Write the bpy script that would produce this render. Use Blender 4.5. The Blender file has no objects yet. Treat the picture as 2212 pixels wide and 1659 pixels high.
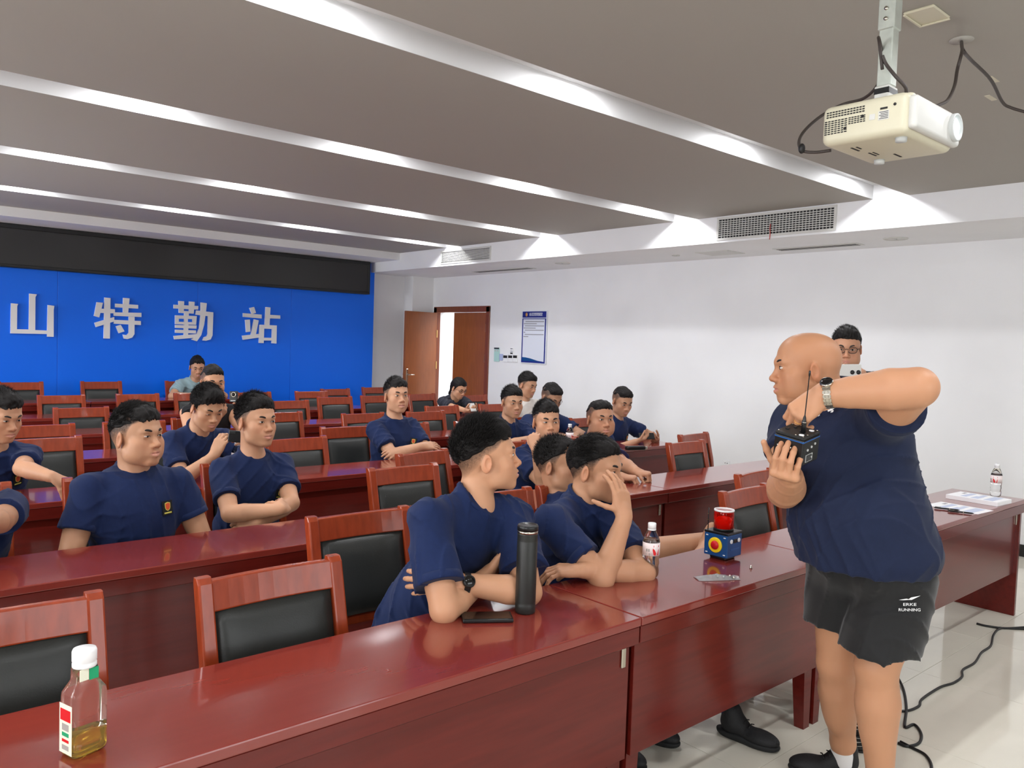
import bpy, bmesh, math, random
import numpy as np
from mathutils import Vector, Matrix
from mathutils.geometry import tessellate_polygon

SC = bpy.context.scene
COL = SC.collection
random.seed(7)
rng = np.random.default_rng(5)
PI = math.pi

# ------------------------------------------------------------------ camera
F_PX = 1736.065
CAM_H = 1.62
def cam_axes(yaw, pit, rol):
    f = np.array([math.sin(yaw)*math.cos(pit), math.cos(yaw)*math.cos(pit), math.sin(pit)])
    r = np.cross(f, [0, 0, 1.0]); r /= np.linalg.norm(r)
    u = np.cross(r, f)
    return np.array([r*math.cos(rol)+u*math.sin(rol), -r*math.sin(rol)+u*math.cos(rol), f])
CR = cam_axes(math.radians(41.3545), math.radians(-2.812), math.radians(1.922))
cam_data = bpy.data.cameras.new('camera')
cam = bpy.data.objects.new('camera', cam_data)
COL.objects.link(cam)
cam_data.sensor_fit = 'HORIZONTAL'
cam_data.sensor_width = 36.0
cam_data.lens = 36.0*F_PX/2212.0
cam_data.clip_start = 0.05
M = Matrix((( CR[0][0], CR[1][0], -CR[2][0], 0.0),
            ( CR[0][1], CR[1][1], -CR[2][1], 0.0),
            ( CR[0][2], CR[1][2], -CR[2][2], CAM_H),
            (0, 0, 0, 1)))
cam.matrix_world = M
SC.camera = cam

# ------------------------------------------------------------------ view, world
SC.view_settings.view_transform = 'Standard'
SC.view_settings.look = 'None'
SC.view_settings.gamma = 1.0
SC.view_settings.exposure = 0.24
SC.view_settings.use_curve_mapping = False
world = bpy.data.worlds.new('world')
SC.world = world
world.use_nodes = True
world.node_tree.nodes['Background'].inputs[0].default_value = (0.80, 0.90, 1.0, 1)
world.node_tree.nodes['Background'].inputs[1].default_value = 0.8

# daylight falling in through the windows of the left wall (x = -3.4)
WIN_Y = [(-2.2, 0.2), (1.4, 3.8), (5.0, 7.4), (8.2, 10.0)]
WIN_Z = (0.9, 2.6)
def area_light(name, loc, target, sx, sy, power, color, spread=PI, shape='RECTANGLE'):
    ld = bpy.data.lights.new(name, 'AREA')
    ld.shape = shape; ld.size = sx
    if shape == 'RECTANGLE': ld.size_y = sy
    ld.energy = power; ld.color = color; ld.spread = spread
    o = bpy.data.objects.new(name, ld); COL.objects.link(o)
    o.location = loc
    o.rotation_euler = (Vector(target)-Vector(loc)).to_track_quat('-Z', 'Y').to_euler()
    return o
DAY = (0.98, 0.99, 1.0)
for (a, b) in WIN_Y:
    area_light('daylight', (-3.72, (a+b)/2, 1.75), (2.0, (a+b)/2, 1.55), 1.7, b-a, 150, DAY)
# added fill through an unseen front window, put in behind the camera
area_light('fill_front', (1.6, -3.55, 1.75), (1.6, 2.0, 1.45), 5.0, 1.7, 85, DAY)

# down-lights in the ceiling slots
SLOTS = [(0.20, 0.49), (2.75, 3.04), (4.735, 5.025), (6.665, 6.965), (8.51, 8.80)]
LAMP_X = [-1.53, -0.03, 1.47, 2.97, 4.49, 6.0]
LAMP_W = 11.0
# ------------------------------------------------------------------ materials
def lin(r, g, b):
    f = lambda c: (c/255.0/12.92) if c/255.0 <= 0.04045 else ((c/255.0+0.055)/1.055)**2.4
    return (f(r), f(g), f(b), 1.0)
MATS = {}
def mat(name, color, rough=0.5, metal=0.0, coat=0.0, spec=0.5, noise=0.0, nscale=8.0, bump=0.0, bscale=60.0,
        trans=0.0, ior=1.45, emit=None, estr=0.0, attr=None, stretch=None, sheen=0.0, alpha=1.0, sss=0.0):
    m = bpy.data.materials.new(name); m.use_nodes = True
    nt = m.node_tree; N = nt.nodes; L = nt.links
    b = N['Principled BSDF']
    b.inputs['Base Color'].default_value = color
    b.inputs['Roughness'].default_value = rough
    b.inputs['Metallic'].default_value = metal
    b.inputs['Coat Weight'].default_value = coat
    b.inputs['Coat Roughness'].default_value = 0.06
    b.inputs['Specular IOR Level'].default_value = spec
    b.inputs['IOR'].default_value = ior
    b.inputs['Transmission Weight'].default_value = trans
    b.inputs['Sheen Weight'].default_value = sheen
    b.inputs['Alpha'].default_value = alpha
    if sss:
        b.inputs['Subsurface Weight'].default_value = sss
        b.inputs['Subsurface Radius'].default_value = (0.012, 0.005, 0.003)
        b.inputs['Subsurface Scale'].default_value = 0.6
    if emit:
        b.inputs['Emission Color'].default_value = emit
        b.inputs['Emission Strength'].default_value = estr
    src = None
    if attr:
        a = N.new('ShaderNodeAttribute'); a.attribute_name = attr
        src = a.outputs['Color']
        L.new(src, b.inputs['Base Color'])
    if noise or bump:
        tc = N.new('ShaderNodeTexCoord'); mp = N.new('ShaderNodeMapping')
        L.new(tc.outputs['Object'], mp.inputs['Vector'])
        if stretch: mp.inputs['Scale'].default_value = stretch
    if noise:
        n = N.new('ShaderNodeTexNoise'); n.inputs['Scale'].default_value = nscale
        n.inputs['Detail'].default_value = 4
        L.new(mp.outputs['Vector'], n.inputs['Vector'])
        mx = N.new('ShaderNodeMix'); mx.data_type = 'RGBA'; mx.blend_type = 'MULTIPLY'
        mx.inputs['Factor'].default_value = 1.0
        rp = N.new('ShaderNodeMapRange')
        rp.inputs['From Min'].default_value = 0.3; rp.inputs['From Max'].default_value = 0.7
        rp.inputs['To Min'].default_value = 1.0-noise; rp.inputs['To Max'].default_value = 1.0+noise
        L.new(n.outputs['Fac'], rp.inputs['Value'])
        if src: L.new(src, mx.inputs['A'])
        else: mx.inputs['A'].default_value = color
        L.new(rp.outputs['Result'], mx.inputs['B'])
        L.new(mx.outputs['Result'], b.inputs['Base Color'])
    if bump:
        n2 = N.new('ShaderNodeTexNoise'); n2.inputs['Scale'].default_value = bscale
        n2.inputs['Detail'].default_value = 3
        L.new(mp.outputs['Vector'], n2.inputs['Vector'])
        bp = N.new('ShaderNodeBump'); bp.inputs['Strength'].default_value = bump
        bp.inputs['Distance'].default_value = 0.004
        L.new(n2.outputs['Fac'], bp.inputs['Height'])
        L.new(bp.outputs['Normal'], b.inputs['Normal'])
    MATS[name] = m
    return m
mat('wall_white', lin(236, 236, 237), 0.55, noise=0.02, nscale=2.0, spec=0.3)
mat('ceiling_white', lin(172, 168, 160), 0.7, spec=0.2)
mat('slot_white', lin(220, 220, 220), 0.6, spec=0.2)
mat('tile', lin(226, 221, 206), 0.07, noise=0.04, nscale=3.0, spec=0.6)
mat('grout', lin(150, 146, 135), 0.8)
mat('blue_panel', lin(4, 112, 250), 0.42, noise=0.02, nscale=1.0, spec=0.4)
mat('letter_white', lin(240, 240, 240), 0.4)
mat('screen_black', lin(40, 39, 38), 0.35, noise=0.05, nscale=2.0)
mat('black_trim', lin(26, 26, 26), 0.4)
mat('wood_side_shaded', lin(98, 27, 21), 0.22, noise=0.12, nscale=4.0, coat=0.12, stretch=(0.8, 9, 9), spec=0.4)  # same wood as the tabletop, shade of the upright faces put into the colour
mat('wood_top_lit', lin(128, 46, 38), 0.17, noise=0.03, nscale=4.0, coat=0.6, stretch=(0.8, 10, 10), spec=0.5)  # same wood, lighter because the light on the tabletops is in the colour
mat('wood_chair', lin(148, 58, 28), 0.26, noise=0.16, nscale=5.0, coat=0.2, stretch=(8, 8, 1.4), spec=0.5)
mat('wood_dark', lin(70, 16, 14), 0.2, noise=0.12, nscale=5.0, coat=0.5, stretch=(1.2, 12, 12))
mat('leather', lin(42, 44, 42), 0.42, bump=0.12, bscale=220, spec=0.5)
mat('door_wood', lin(146, 82, 42), 0.35, noise=0.12, nscale=5.0, stretch=(10, 10, 0.8), coat=0.2)
mat('door_frame', lin(122, 62, 36), 0.35, noise=0.12, nscale=5.0, stretch=(10, 10, 0.8), coat=0.2)
mat('steel', lin(196, 190, 178), 0.25, metal=1.0)
mat('brass', lin(206, 170, 110), 0.3, metal=1.0)
mat('white_plastic', lin(208, 207, 202), 0.4)
mat('cream_plastic', lin(208, 202, 178), 0.42)
mat('grey_plastic', lin(190, 192, 190), 0.45)
mat('grille_dark', lin(30, 28, 30), 0.7)
mat('galvanised', lin(206, 212, 204), 0.35, metal=0.6, noise=0.08, nscale=30)
mat('cable', lin(28, 27, 27), 0.45)
mat('cable_brown', lin(62, 54, 50), 0.5)
mat('black_plastic', lin(24, 24, 25), 0.32)
mat('black_matte', lin(26, 27, 27), 0.55)
mat('thermos', lin(36, 37, 35), 0.38, bump=0.15, bscale=900)
mat('screen_glass', lin(16, 14, 15), 0.06, spec=0.6)
mat('lamp_lens', lin(255, 255, 255), 0.4, emit=(0.95, 0.97, 1.0, 1), estr=14.0)
mat('projector_lens', lin(220, 240, 245), 0.05, emit=(0.85, 0.97, 1.0, 1), estr=1.6)
mat('paper', lin(244, 244, 246), 0.6)
mat('print_blue', lin(196, 204, 226), 0.6)
mat('print_grey', lin(150, 150, 156), 0.6)
mat('sign_blue', lin(34, 44, 128), 0.35)
mat('sign_white', lin(222, 226, 236), 0.35)
mat('gold', lin(206, 150, 84), 0.35, metal=0.3)
mat('mint', lin(176, 214, 208), 0.4)
mat('pale_blue', lin(178, 190, 222), 0.4)
mat('beacon_red', lin(214, 30, 18), 0.06, trans=0.75, ior=1.3)
mat('beacon_core', lin(226, 70, 24), 0.3, emit=lin(226, 50, 20), estr=0.25)
mat('device_blue', lin(20, 74, 132), 0.35)
mat('stripe_blue', lin(30, 84, 150), 0.35)
mat('yellow', lin(246, 210, 30), 0.4)
mat('red', lin(214, 26, 34), 0.4)
mat('clear', (1, 1, 1, 1), 0.02, trans=1.0, ior=1.33)
mat('clear_bag', (0.9, 0.92, 0.93, 1), 0.12, trans=0.75, ior=1.2, bump=0.6, bscale=70)
mat('juice', lin(242, 206, 70), 0.05, trans=0.85, ior=1.33)
mat('pet_frost', lin(250, 249, 240), 0.04, trans=0.97, ior=1.22)
mat('label_cream', lin(236, 236, 214), 0.45)
mat('label_pink', lin(240, 226, 224), 0.45)
mat('label_grey', lin(168, 162, 156), 0.45)
mat('green_tag', lin(24, 160, 108), 0.4)
mat('corridor_white', lin(240, 242, 244), 0.6)
mat('socket_white', lin(240, 240, 240), 0.35)
mat('red_cord', lin(190, 50, 40), 0.6)
mat('rubber', lin(20, 20, 20), 0.6)
def glass_mat():
    m = bpy.data.materials.new('window_glass'); m.use_nodes = True
    nt = m.node_tree; N = nt.nodes; L = nt.links
    N.remove(N['Principled BSDF'])
    t = N.new('ShaderNodeBsdfTransparent'); g = N.new('ShaderNodeBsdfGlossy'); g.inputs['Roughness'].default_value = 0.02
    fr = N.new('ShaderNodeFresnel'); fr.inputs['IOR'].default_value = 1.45
    mx = N.new('ShaderNodeMixShader')
    L.new(fr.outputs[0], mx.inputs[0]); L.new(t.outputs[0], mx.inputs[1]); L.new(g.outputs[0], mx.inputs[2])
    L.new(mx.outputs[0], N['Material Output'].inputs[0])
    MATS['window_glass'] = m
glass_mat()

# ------------------------------------------------------------------ geometry helpers
def frame_from(d, up=(0, 0, 1)):
    d = Vector(d).normalized(); u = Vector(up)
    if abs(d.dot(u.normalized())) > 0.98: u = Vector((1, 0, 0))
    s = d.cross(u).normalized(); u = s.cross(d).normalized()
    return s, d, u
class G:
    """collects shapes; build() links them as one mesh object"""
    def __init__(self): self.bm = bmesh.new(); self.sm = []
    def _xf(self, vs, mtx):
        if mtx is not None: bmesh.ops.transform(self.bm, matrix=mtx, verts=vs)
    def box(self, lo, hi, bevel=0.0, mtx=None, mi=0, seg=1):
        lo = Vector(lo); hi = Vector(hi); c = (lo+hi)/2; s = hi-lo
        r = bmesh.ops.create_cube(self.bm, size=1.0)
        vs = r['verts']
        bmesh.ops.scale(self.bm, vec=s, verts=vs); bmesh.ops.translate(self.bm, vec=c, verts=vs)
        fs = list({f for v in vs for f in v.link_faces})
        if bevel > 0:
            es = list({e for v in vs for e in v.link_edges})
            br = bmesh.ops.bevel(self.bm, geom=es, offset=bevel, segments=seg, affect='EDGES', profile=0.5)
            vs = list({v for f in br['faces'] for v in f.verts} | {v for v in vs if v.is_valid})
            fs = list({f for v in vs for f in v.link_faces})
        for f in fs: f.material_index = mi
        self._xf(vs, mtx)
        return self
    def hexa(self, pts, mi=0):
        """eight corners: bottom 4 (ccw) then top 4"""
        v = [self.bm.verts.new(p) for p in pts]
        for q in ((3, 2, 1, 0), (4, 5, 6, 7), (0, 1, 5, 4), (1, 2, 6, 5), (2, 3, 7, 6), (3, 0, 4, 7)):
            f = self.bm.faces.new([v[i] for i in q]); f.material_index = mi
        return self
    def prism(self, poly, h0, h1, axes=None, origin=(0, 0, 0), mi=0):
        """2-D polygon in the plane of axes[0], axes[1], extruded along axes[2] from h0 to h1"""
        ax = [Vector(a) for a in (axes or ((1, 0, 0), (0, 1, 0), (0, 0, 1)))]; o = Vector(origin)
        area = sum(poly[i][0]*poly[(i+1) % len(poly)][1]-poly[(i+1) % len(poly)][0]*poly[i][1] for i in range(len(poly)))
        if area < 0: poly = poly[::-1]
        a = [self.bm.verts.new(o+ax[0]*p[0]+ax[1]*p[1]+ax[2]*h0) for p in poly]
        b = [self.bm.verts.new(o+ax[0]*p[0]+ax[1]*p[1]+ax[2]*h1) for p in poly]
        n = len(poly); fs = []
        for (i, j, k) in tessellate_polygon([[Vector((p[0], p[1], 0)) for p in poly]]):
            fs.append(self.bm.faces.new((a[i], a[j], a[k]))); fs.append(self.bm.faces.new((b[i], b[k], b[j])))
        for i in range(n): fs.append(self.bm.faces.new((a[i], a[(i+1) % n], b[(i+1) % n], b[i])))
        for f in fs: f.material_index = mi
        return self
    def tube(self, pts, r, n=10, mi=0, cap=True, flat=1.0):
        P = [Vector(p) for p in pts]; R = r if isinstance(r, (list, tuple)) else [r]*len(P)
        rings = []; up = None
        for i, p in enumerate(P):
            d = (P[min(i+1, len(P)-1)]-P[max(i-1, 0)])
            if d.length < 1e-9: d = Vector((0, 0, 1))
            d.normalize()
            if up is None:
                up = Vector((0, 0, 1)) if abs(d.z) < 0.9 else Vector((1, 0, 0))
            s = d.cross(up)
            if s.length < 1e-4: s = d.cross(Vector((0, 1, 0)))
            s.normalize(); up = s.cross(d).normalized()
            rings.append([self.bm.verts.new(p+(s*math.cos(t)+up*math.sin(t)*flat)*R[i]) for t in [2*PI*k/n for k in range(n)]])
        for a, b in zip(rings[:-1], rings[1:]):
            for k in range(n):
                f = self.bm.faces.new((a[k], a[(k+1) % n], b[(k+1) % n], b[k])); f.material_index = mi; f.smooth = True
        if cap:
            for rg in (rings[0][::-1], rings[-1]):
                f = self.bm.faces.new(rg); f.material_index = mi
        return self
    def lathe(self, prof, n=28, origin=(0, 0, 0), axis=(0, 0, 1), mi=0, sx=1.0, sy=1.0, power=2.0, smooth=True, cap=True):
        o = Vector(origin); s, d, u = frame_from(axis, (0, 1, 0)); rings = []
        for (r, h) in prof:
            ring = []
            for k in range(n):
                t = 2*PI*k/n; c, q = math.cos(t), math.sin(t)
                if power != 2.0:
                    m = (abs(c)**power+abs(q)**power)**(-1.0/power); c *= m; q *= m
                ring.append(self.bm.verts.new(o+s*c*r*sx+u*q*r*sy+d*h))
            rings.append(ring)
        for a, b in zip(rings[:-1], rings[1:]):
            for k in range(n):
                f = self.bm.faces.new((a[k], a[(k+1) % n], b[(k+1) % n], b[k])); f.material_index = mi; f.smooth = smooth
        for rg in ((rings[0][::-1], rings[-1]) if cap else ()):
            f = self.bm.faces.new(rg); f.material_index = mi
        return self
    def ball(self, c, r, n=12, mi=0, sc=(1, 1, 1), mtx=None):
        q = bmesh.ops.create_uvsphere(self.bm, u_segments=n, v_segments=max(6, n*2//3), radius=r)
        vs = q['verts']
        bmesh.ops.scale(self.bm, vec=Vector(sc), verts=vs)
        if mtx is not None: bmesh.ops.transform(self.bm, matrix=mtx, verts=vs)
        bmesh.ops.translate(self.bm, vec=Vector(c), verts=vs)
        for f in {f for v in vs for f in v.link_faces}: f.material_index = mi; f.smooth = True
        return self
    def mesh(self, name, mats):
        me = bpy.data.meshes.new(name)
        bmesh.ops.recalc_face_normals(self.bm, faces=self.bm.faces)
        self.bm.to_mesh(me); self.bm.free()
        for k in (mats if isinstance(mats, (list, tuple)) else [mats]): me.materials.append(MATS[k])
        return me
    def build(self, name, mats, parent=None, loc=None, rot=None, smooth=False):
        me = self.mesh(name, mats)
        if smooth:
            for p in me.polygons: p.use_smooth = True
        return link(name, me, parent, loc, rot)
def link(name, data, parent=None, loc=None, rot=None):
    o = bpy.data.objects.new(name, data); COL.objects.link(o)
    if parent is not None: o.parent = parent
    if loc is not None: o.location = loc
    if rot is not None: o.rotation_euler = rot
    return o
def tag(o, label, cat, group=None, kind=None):
    if label: o['label'] = label
    if cat: o['category'] = cat
    if group: o['group'] = group
    if kind: o['kind'] = kind
    return o
def thing(name, label, cat, loc=(0, 0, 0), rz=0.0, group=None):
    o = link(name, None, None, loc, (0, 0, rz))
    o.empty_display_size = 0.1
    return tag(o, label, cat, group)
def structure(o): o['kind'] = 'structure'; return o
def dup(root, loc, rz, label=None, group=None):
    r = root.copy(); COL.objects.link(r); r.location = loc; r.rotation_euler = (0, 0, rz)
    if label: r['label'] = label
    if group: r['group'] = group
    for ch in list(root.children):
        c = ch.copy(); COL.objects.link(c); c.parent = r
        for g in ch.children:
            d = g.copy(); COL.objects.link(d); d.parent = c
    return r
def at(px, py, x=None, y=None, z=None, d=None):
    """point of the room seen at a pixel of the photograph, on a known plane or at a known depth"""
    v = CR.T @ np.array([(px-1106.0)/F_PX, -(py-829.5)/F_PX, 1.0])
    o = np.array([0, 0, CAM_H])
    if x is not None: t = x/v[0]
    elif y is not None: t = y/v[1]
    elif z is not None: t = (z-CAM_H)/v[2]
    else: t = d
    return o+v*t
def text_mesh(body, size, extrude=0.0, offset=0.0, align='CENTER'):
    cu = bpy.data.curves.new('lettering', 'FONT'); cu.body = body; cu.size = size; cu.extrude = extrude; cu.offset = offset
    cu.align_x = align; cu.align_y = 'CENTER'; cu.resolution_u = 3
    o = bpy.data.objects.new('lettering', cu); COL.objects.link(o)
    bpy.context.view_layer.update()
    me = bpy.data.meshes.new_from_object(o)
    bpy.data.objects.remove(o); bpy.data.curves.remove(cu)
    return me
def text_obj(name, body, size, m, origin, right, up, parent=None, extrude=0.0005, offset=0.0, width=None):
    """flat lettering standing on a surface: right and up span its plane"""
    me = text_mesh(body, size, extrude, offset)
    me.materials.clear(); me.materials.append(MATS[m])
    r = Vector(right).normalized(); u = Vector(up).normalized(); n = r.cross(u)
    sx = 1.0
    if width:
        xs = [v.co.x for v in me.vertices]; sx = width/max(1e-6, max(xs)-min(xs))
    o = Vector(origin)
    for v in me.vertices: v.co = o+r*v.co.x*sx+u*v.co.y+n*v.co.z
    return link(name, me, parent)
# ------------------------------------------------------------------ the room
X0, X1, Y0, Y1 = -3.4, 7.6, -3.2, 10.86
ZC, ZR, ZS = 2.89, 3.0, 2.645          # ceiling, slot roof, soffit of the right beam
XB = 6.49                               # inner face of the right beam
YB = 9.93                               # front face of the back beam
# floor: slab with recessed joints and one object per tile
floor = structure(G().box((X0, Y0, -0.1), (X1, Y1, -0.006)).build('floor', 'grout'))
TS = 0.8
tile_me = G().box((0.0012, 0.0012, -0.006), (TS-0.0012, TS-0.0012, 0.0), bevel=0.0008).mesh('floor_tile', 'tile')
ix0 = math.floor((X0-0.32)/TS); iy0 = math.floor((Y0-0.03)/TS)
for ix in range(ix0, 20):
    xa = 0.32+ix*TS
    if xa >= X1 or xa+TS <= X0: continue
    for iy in range(iy0, 30):
        ya = 0.03+iy*TS
        if ya >= Y1 or ya+TS <= Y0: continue
        if xa >= X0 and ya >= Y0 and xa+TS <= X1 and ya+TS <= Y1:
            link('floor_tile', tile_me, floor, (xa, ya, 0))
        else:
            a0, a1 = max(xa, X0), min(xa+TS, X1); b0, b1 = max(ya, Y0), min(ya+TS, Y1)
            G().box((a0+0.0012, b0+0.0012, -0.006), (a1-0.0012, b1-0.0012, 0.0)).build('floor_tile', 'tile', floor)
# ceiling with light slots
g = G()
ys = [Y0]+[v for s in SLOTS for v in s]+[YB+0.05]
for i in range(0, len(ys), 2):
    g.box((X0, ys[i], ZC), (XB+0.01, ys[i+1], ZR+0.01))
ceiling = structure(g.build('ceiling', 'ceiling_white'))
g = G().box((X0, Y0, ZR), (X1, Y1, ZR+0.12))
structure(g.build('ceiling_slot_roof', 'slot_white'))
# white paint liners on the far and near sides of every slot
for (a, b) in SLOTS:
    g = G().box((X0, b-0.004, ZC), (XB, b, ZR)).box((X0, a, ZC), (XB, a+0.004, ZR))
    o = g.build('slot_liner', 'slot_white', ceiling)
# beams
structure(G().box((XB, Y0, ZS), (X1, Y1, ZR+0.005)).build('beam_right', 'wall_white'))
structure(G().box((X0, YB, 2.79), (XB, Y1, ZR+0.005)).build('beam_back', 'wall_white'))
# walls
DY0, DY1, DZ = 9.22, 10.52, 2.13        # door opening in the right wall
g = G().box((X1, Y0-0.2, 0), (X1+0.2, DY0, ZR)).box((X1, DY1, 0), (X1+0.2, Y1+0.2, ZR)).box((X1, DY0, DZ), (X1+0.2, DY1, ZR))
structure(g.build('wall_right', 'wall_white'))
structure(G().box((X0-0.2, Y1, 0), (X1, Y1+0.2, ZR)).build('wall_back', 'wall_white'))
structure(G().box((7.20, 10.62, 0), (X1, Y1, ZS)).build('trim_1', 'wall_white'))      # corner pier beside the door
FW = (-0.9, 4.1)                          # added front window, out of view, lets the fill light in
g = G().box((X0-0.2, Y0-0.2, 0), (FW[0], Y0, ZR)).box((FW[1], Y0-0.2, 0), (X1, Y0, ZR))
g.box((FW[0], Y0-0.2, 0), (FW[1], Y0, WIN_Z[0])).box((FW[0], Y0-0.2, WIN_Z[1]), (FW[1], Y0, ZR))
structure(g.build('wall_front', 'wall_white'))
g = G(); ya = Y0
for (a, b) in WIN_Y:
    g.box((X0-0.2, ya, 0), (X0, a, ZR)); ya = b
    g.box((X0-0.2, a, 0), (X0, b, WIN_Z[0])).box((X0-0.2, a, WIN_Z[1]), (X0, b, ZR))
g.box((X0-0.2, ya, 0), (X0, Y1, ZR))
structure(g.build('wall_left', 'wall_white'))
def window(i, c0, c1, horizontal):
    """frame with mullions and panes"""
    w = structure(link('window_%d' % i, None))
    def bx(lo, hi, name, m):
        if horizontal: l2 = (lo[0], Y0-0.12+lo[1], lo[2]); h2 = (hi[0], Y0-0.12+hi[1], hi[2])
        else: l2 = (X0-0.12+lo[1], lo[0], lo[2]); h2 = (X0-0.12+hi[1], hi[0], hi[2])
        return G().box(l2, h2).build(name, m, w)
    z0, z1 = WIN_Z; n = 3 if c1-c0 < 3 else 5
    bx((c0, 0, z0), (c1, 0.05, z0+0.05), 'frame_rail', 'white_plastic'); bx((c0, 0, z1-0.05), (c1, 0.05, z1), 'frame_rail', 'white_plastic')
    for k in range(n+1):
        x = c0+(c1-c0-0.05)*k/n
        bx((x, 0, z0+0.05), (x+0.05, 0.05, z1-0.05), 'mullion', 'white_plastic')
        if k < n:
            x2 = c0+(c1-c0-0.05)*(k+1)/n
            bx((x+0.05, 0.02, z0+0.05), (x2, 0.026, z1-0.05), 'pane', 'window_glass')
for i, (a, b) in enumerate(WIN_Y): window(i+1, a, b, False)
window(5, FW[0], FW[1], True)  # added window for the front fill light
# black skirting along the right wall
structure(G().box((X1-0.012, Y0, 0), (X1, DY0-0.05, 0.1)).build('baseboard_right', 'black_trim'))
structure(G().box((6.6, Y1-0.012, 0), (7.2, Y1, 0.1)).build('baseboard_back', 'black_trim'))
# corridor seen through the door
g = G().box((X1+0.2, 7.2, -0.05), (9.6, 12.4, 0.0)).box((9.5, 7.2, 0), (9.6, 12.4, 2.8)).box((X1+0.2, 12.3, 0), (9.6, 12.4, 2.8))
g.box((X1+0.2, 7.2, 0), (9.6, 7.3, 2.8)).box((X1+0.2, 7.2, 2.75), (9.6, 12.4, 2.8))
structure(g.build('wall_corridor', 'corridor_white'))
area_light('corridor_fill', (8.6, 10.2, 2.7), (8.6, 10.2, 0), 1.6, 0.6, 75, (1, 1, 1))  # added fill to brighten the corridor, no fixture modelled
# dais under the last row
structure(G().box((X0, 9.62, 0), (4.4, Y1, 0.085), bevel=0.004).build('floor_dais', 'wood_dark'))

# door: frame, closed right leaf, left leaf swung into the room
d = structure(link('door_1', None))
g = G().box((X1-0.02, DY0-0.05, 0), (X1+0.06, DY0+0.03, DZ+0.04), bevel=0.004).box((X1-0.02, DY1-0.03, 0), (X1+0.06, DY1+0.05, DZ+0.04), bevel=0.004)
g.box((X1-0.02, DY0-0.05, DZ-0.04), (X1+0.06, DY1+0.05, DZ+0.05), bevel=0.004)
g.build('frame', 'door_frame', d)
lf = G().box((X1+0.005, DY0+0.035, 0.01), (X1+0.05, DY0+0.84, DZ-0.045), bevel=0.003).build('leaf', 'door_wood', d)
for z in (1.85, 1.4, 0.4):
    G().box((X1-0.012, DY0+0.032, z-0.06), (X1+0.006, DY0+0.045, z+0.06)).build('hinge', 'brass', lf)
lo = link('leaf', G().box((0, -0.045, 0.01), (0.64, 0, DZ-0.045), bevel=0.003).mesh('leaf', 'door_wood'), d, (X1-0.01, DY1-0.035, 0), (0, 0, math.radians(186)))
for z in (1.75, 1.25):
    G().box((-0.012, -0.012, z-0.06), (0.006, 0.006, z+0.06)).build('hinge', 'brass', lo)
g = G().box((0.575, -0.004, 0.95), (0.615, 0.008, 1.19), bevel=0.004).tube([(0.595, 0.006, 1.10), (0.595, 0.05, 1.10), (0.49, 0.052, 1.10)], 0.008)
g.box((0.575, -0.053, 0.95), (0.615, -0.041, 1.19), bevel=0.004).tube([(0.595, -0.05, 1.10), (0.595, -0.095, 1.10), (0.49, -0.097, 1.10)], 0.008)
g.build('handle', 'steel', lo)

# blue feature panels, screen and letters at the back
YP = 10.72
PX = [-3.3, -1.35, 0.6, 2.24, 3.88, 5.2, 6.56]
blue = thing('feature_wall', 'tall royal blue panelled backdrop behind the last row', 'backdrop', (0, YP, 0))
for i in range(len(PX)-1):
    G().box((PX[i]+0.0015, 0, 0.0), (PX[i+1]-0.0015, 0.10, 2.785), bevel=0.002).build('panel', 'blue_panel', blue)
SXR = float(at(799, 600, y=10.58)[0])
scr = thing('screen_housing', 'long dark grey display screen above the blue backdrop', 'screen', (0, 10.58, 0))
G().box((-2.6, 0, 2.30), (SXR, 0.138, 2.785), bevel=0.006).build('housing', 'screen_black', scr)
G().box((-2.6, -0.012, 2.735), (SXR, 0.0, 2.785), bevel=0.004).box((-2.6, -0.012, 2.30), (SXR, 0.0, 2.335), bevel=0.004).box((SXR-0.035, -0.012, 2.335), (SXR, 0.0, 2.735), bevel=0.003).build('bezel', 'black_trim', scr)
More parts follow.
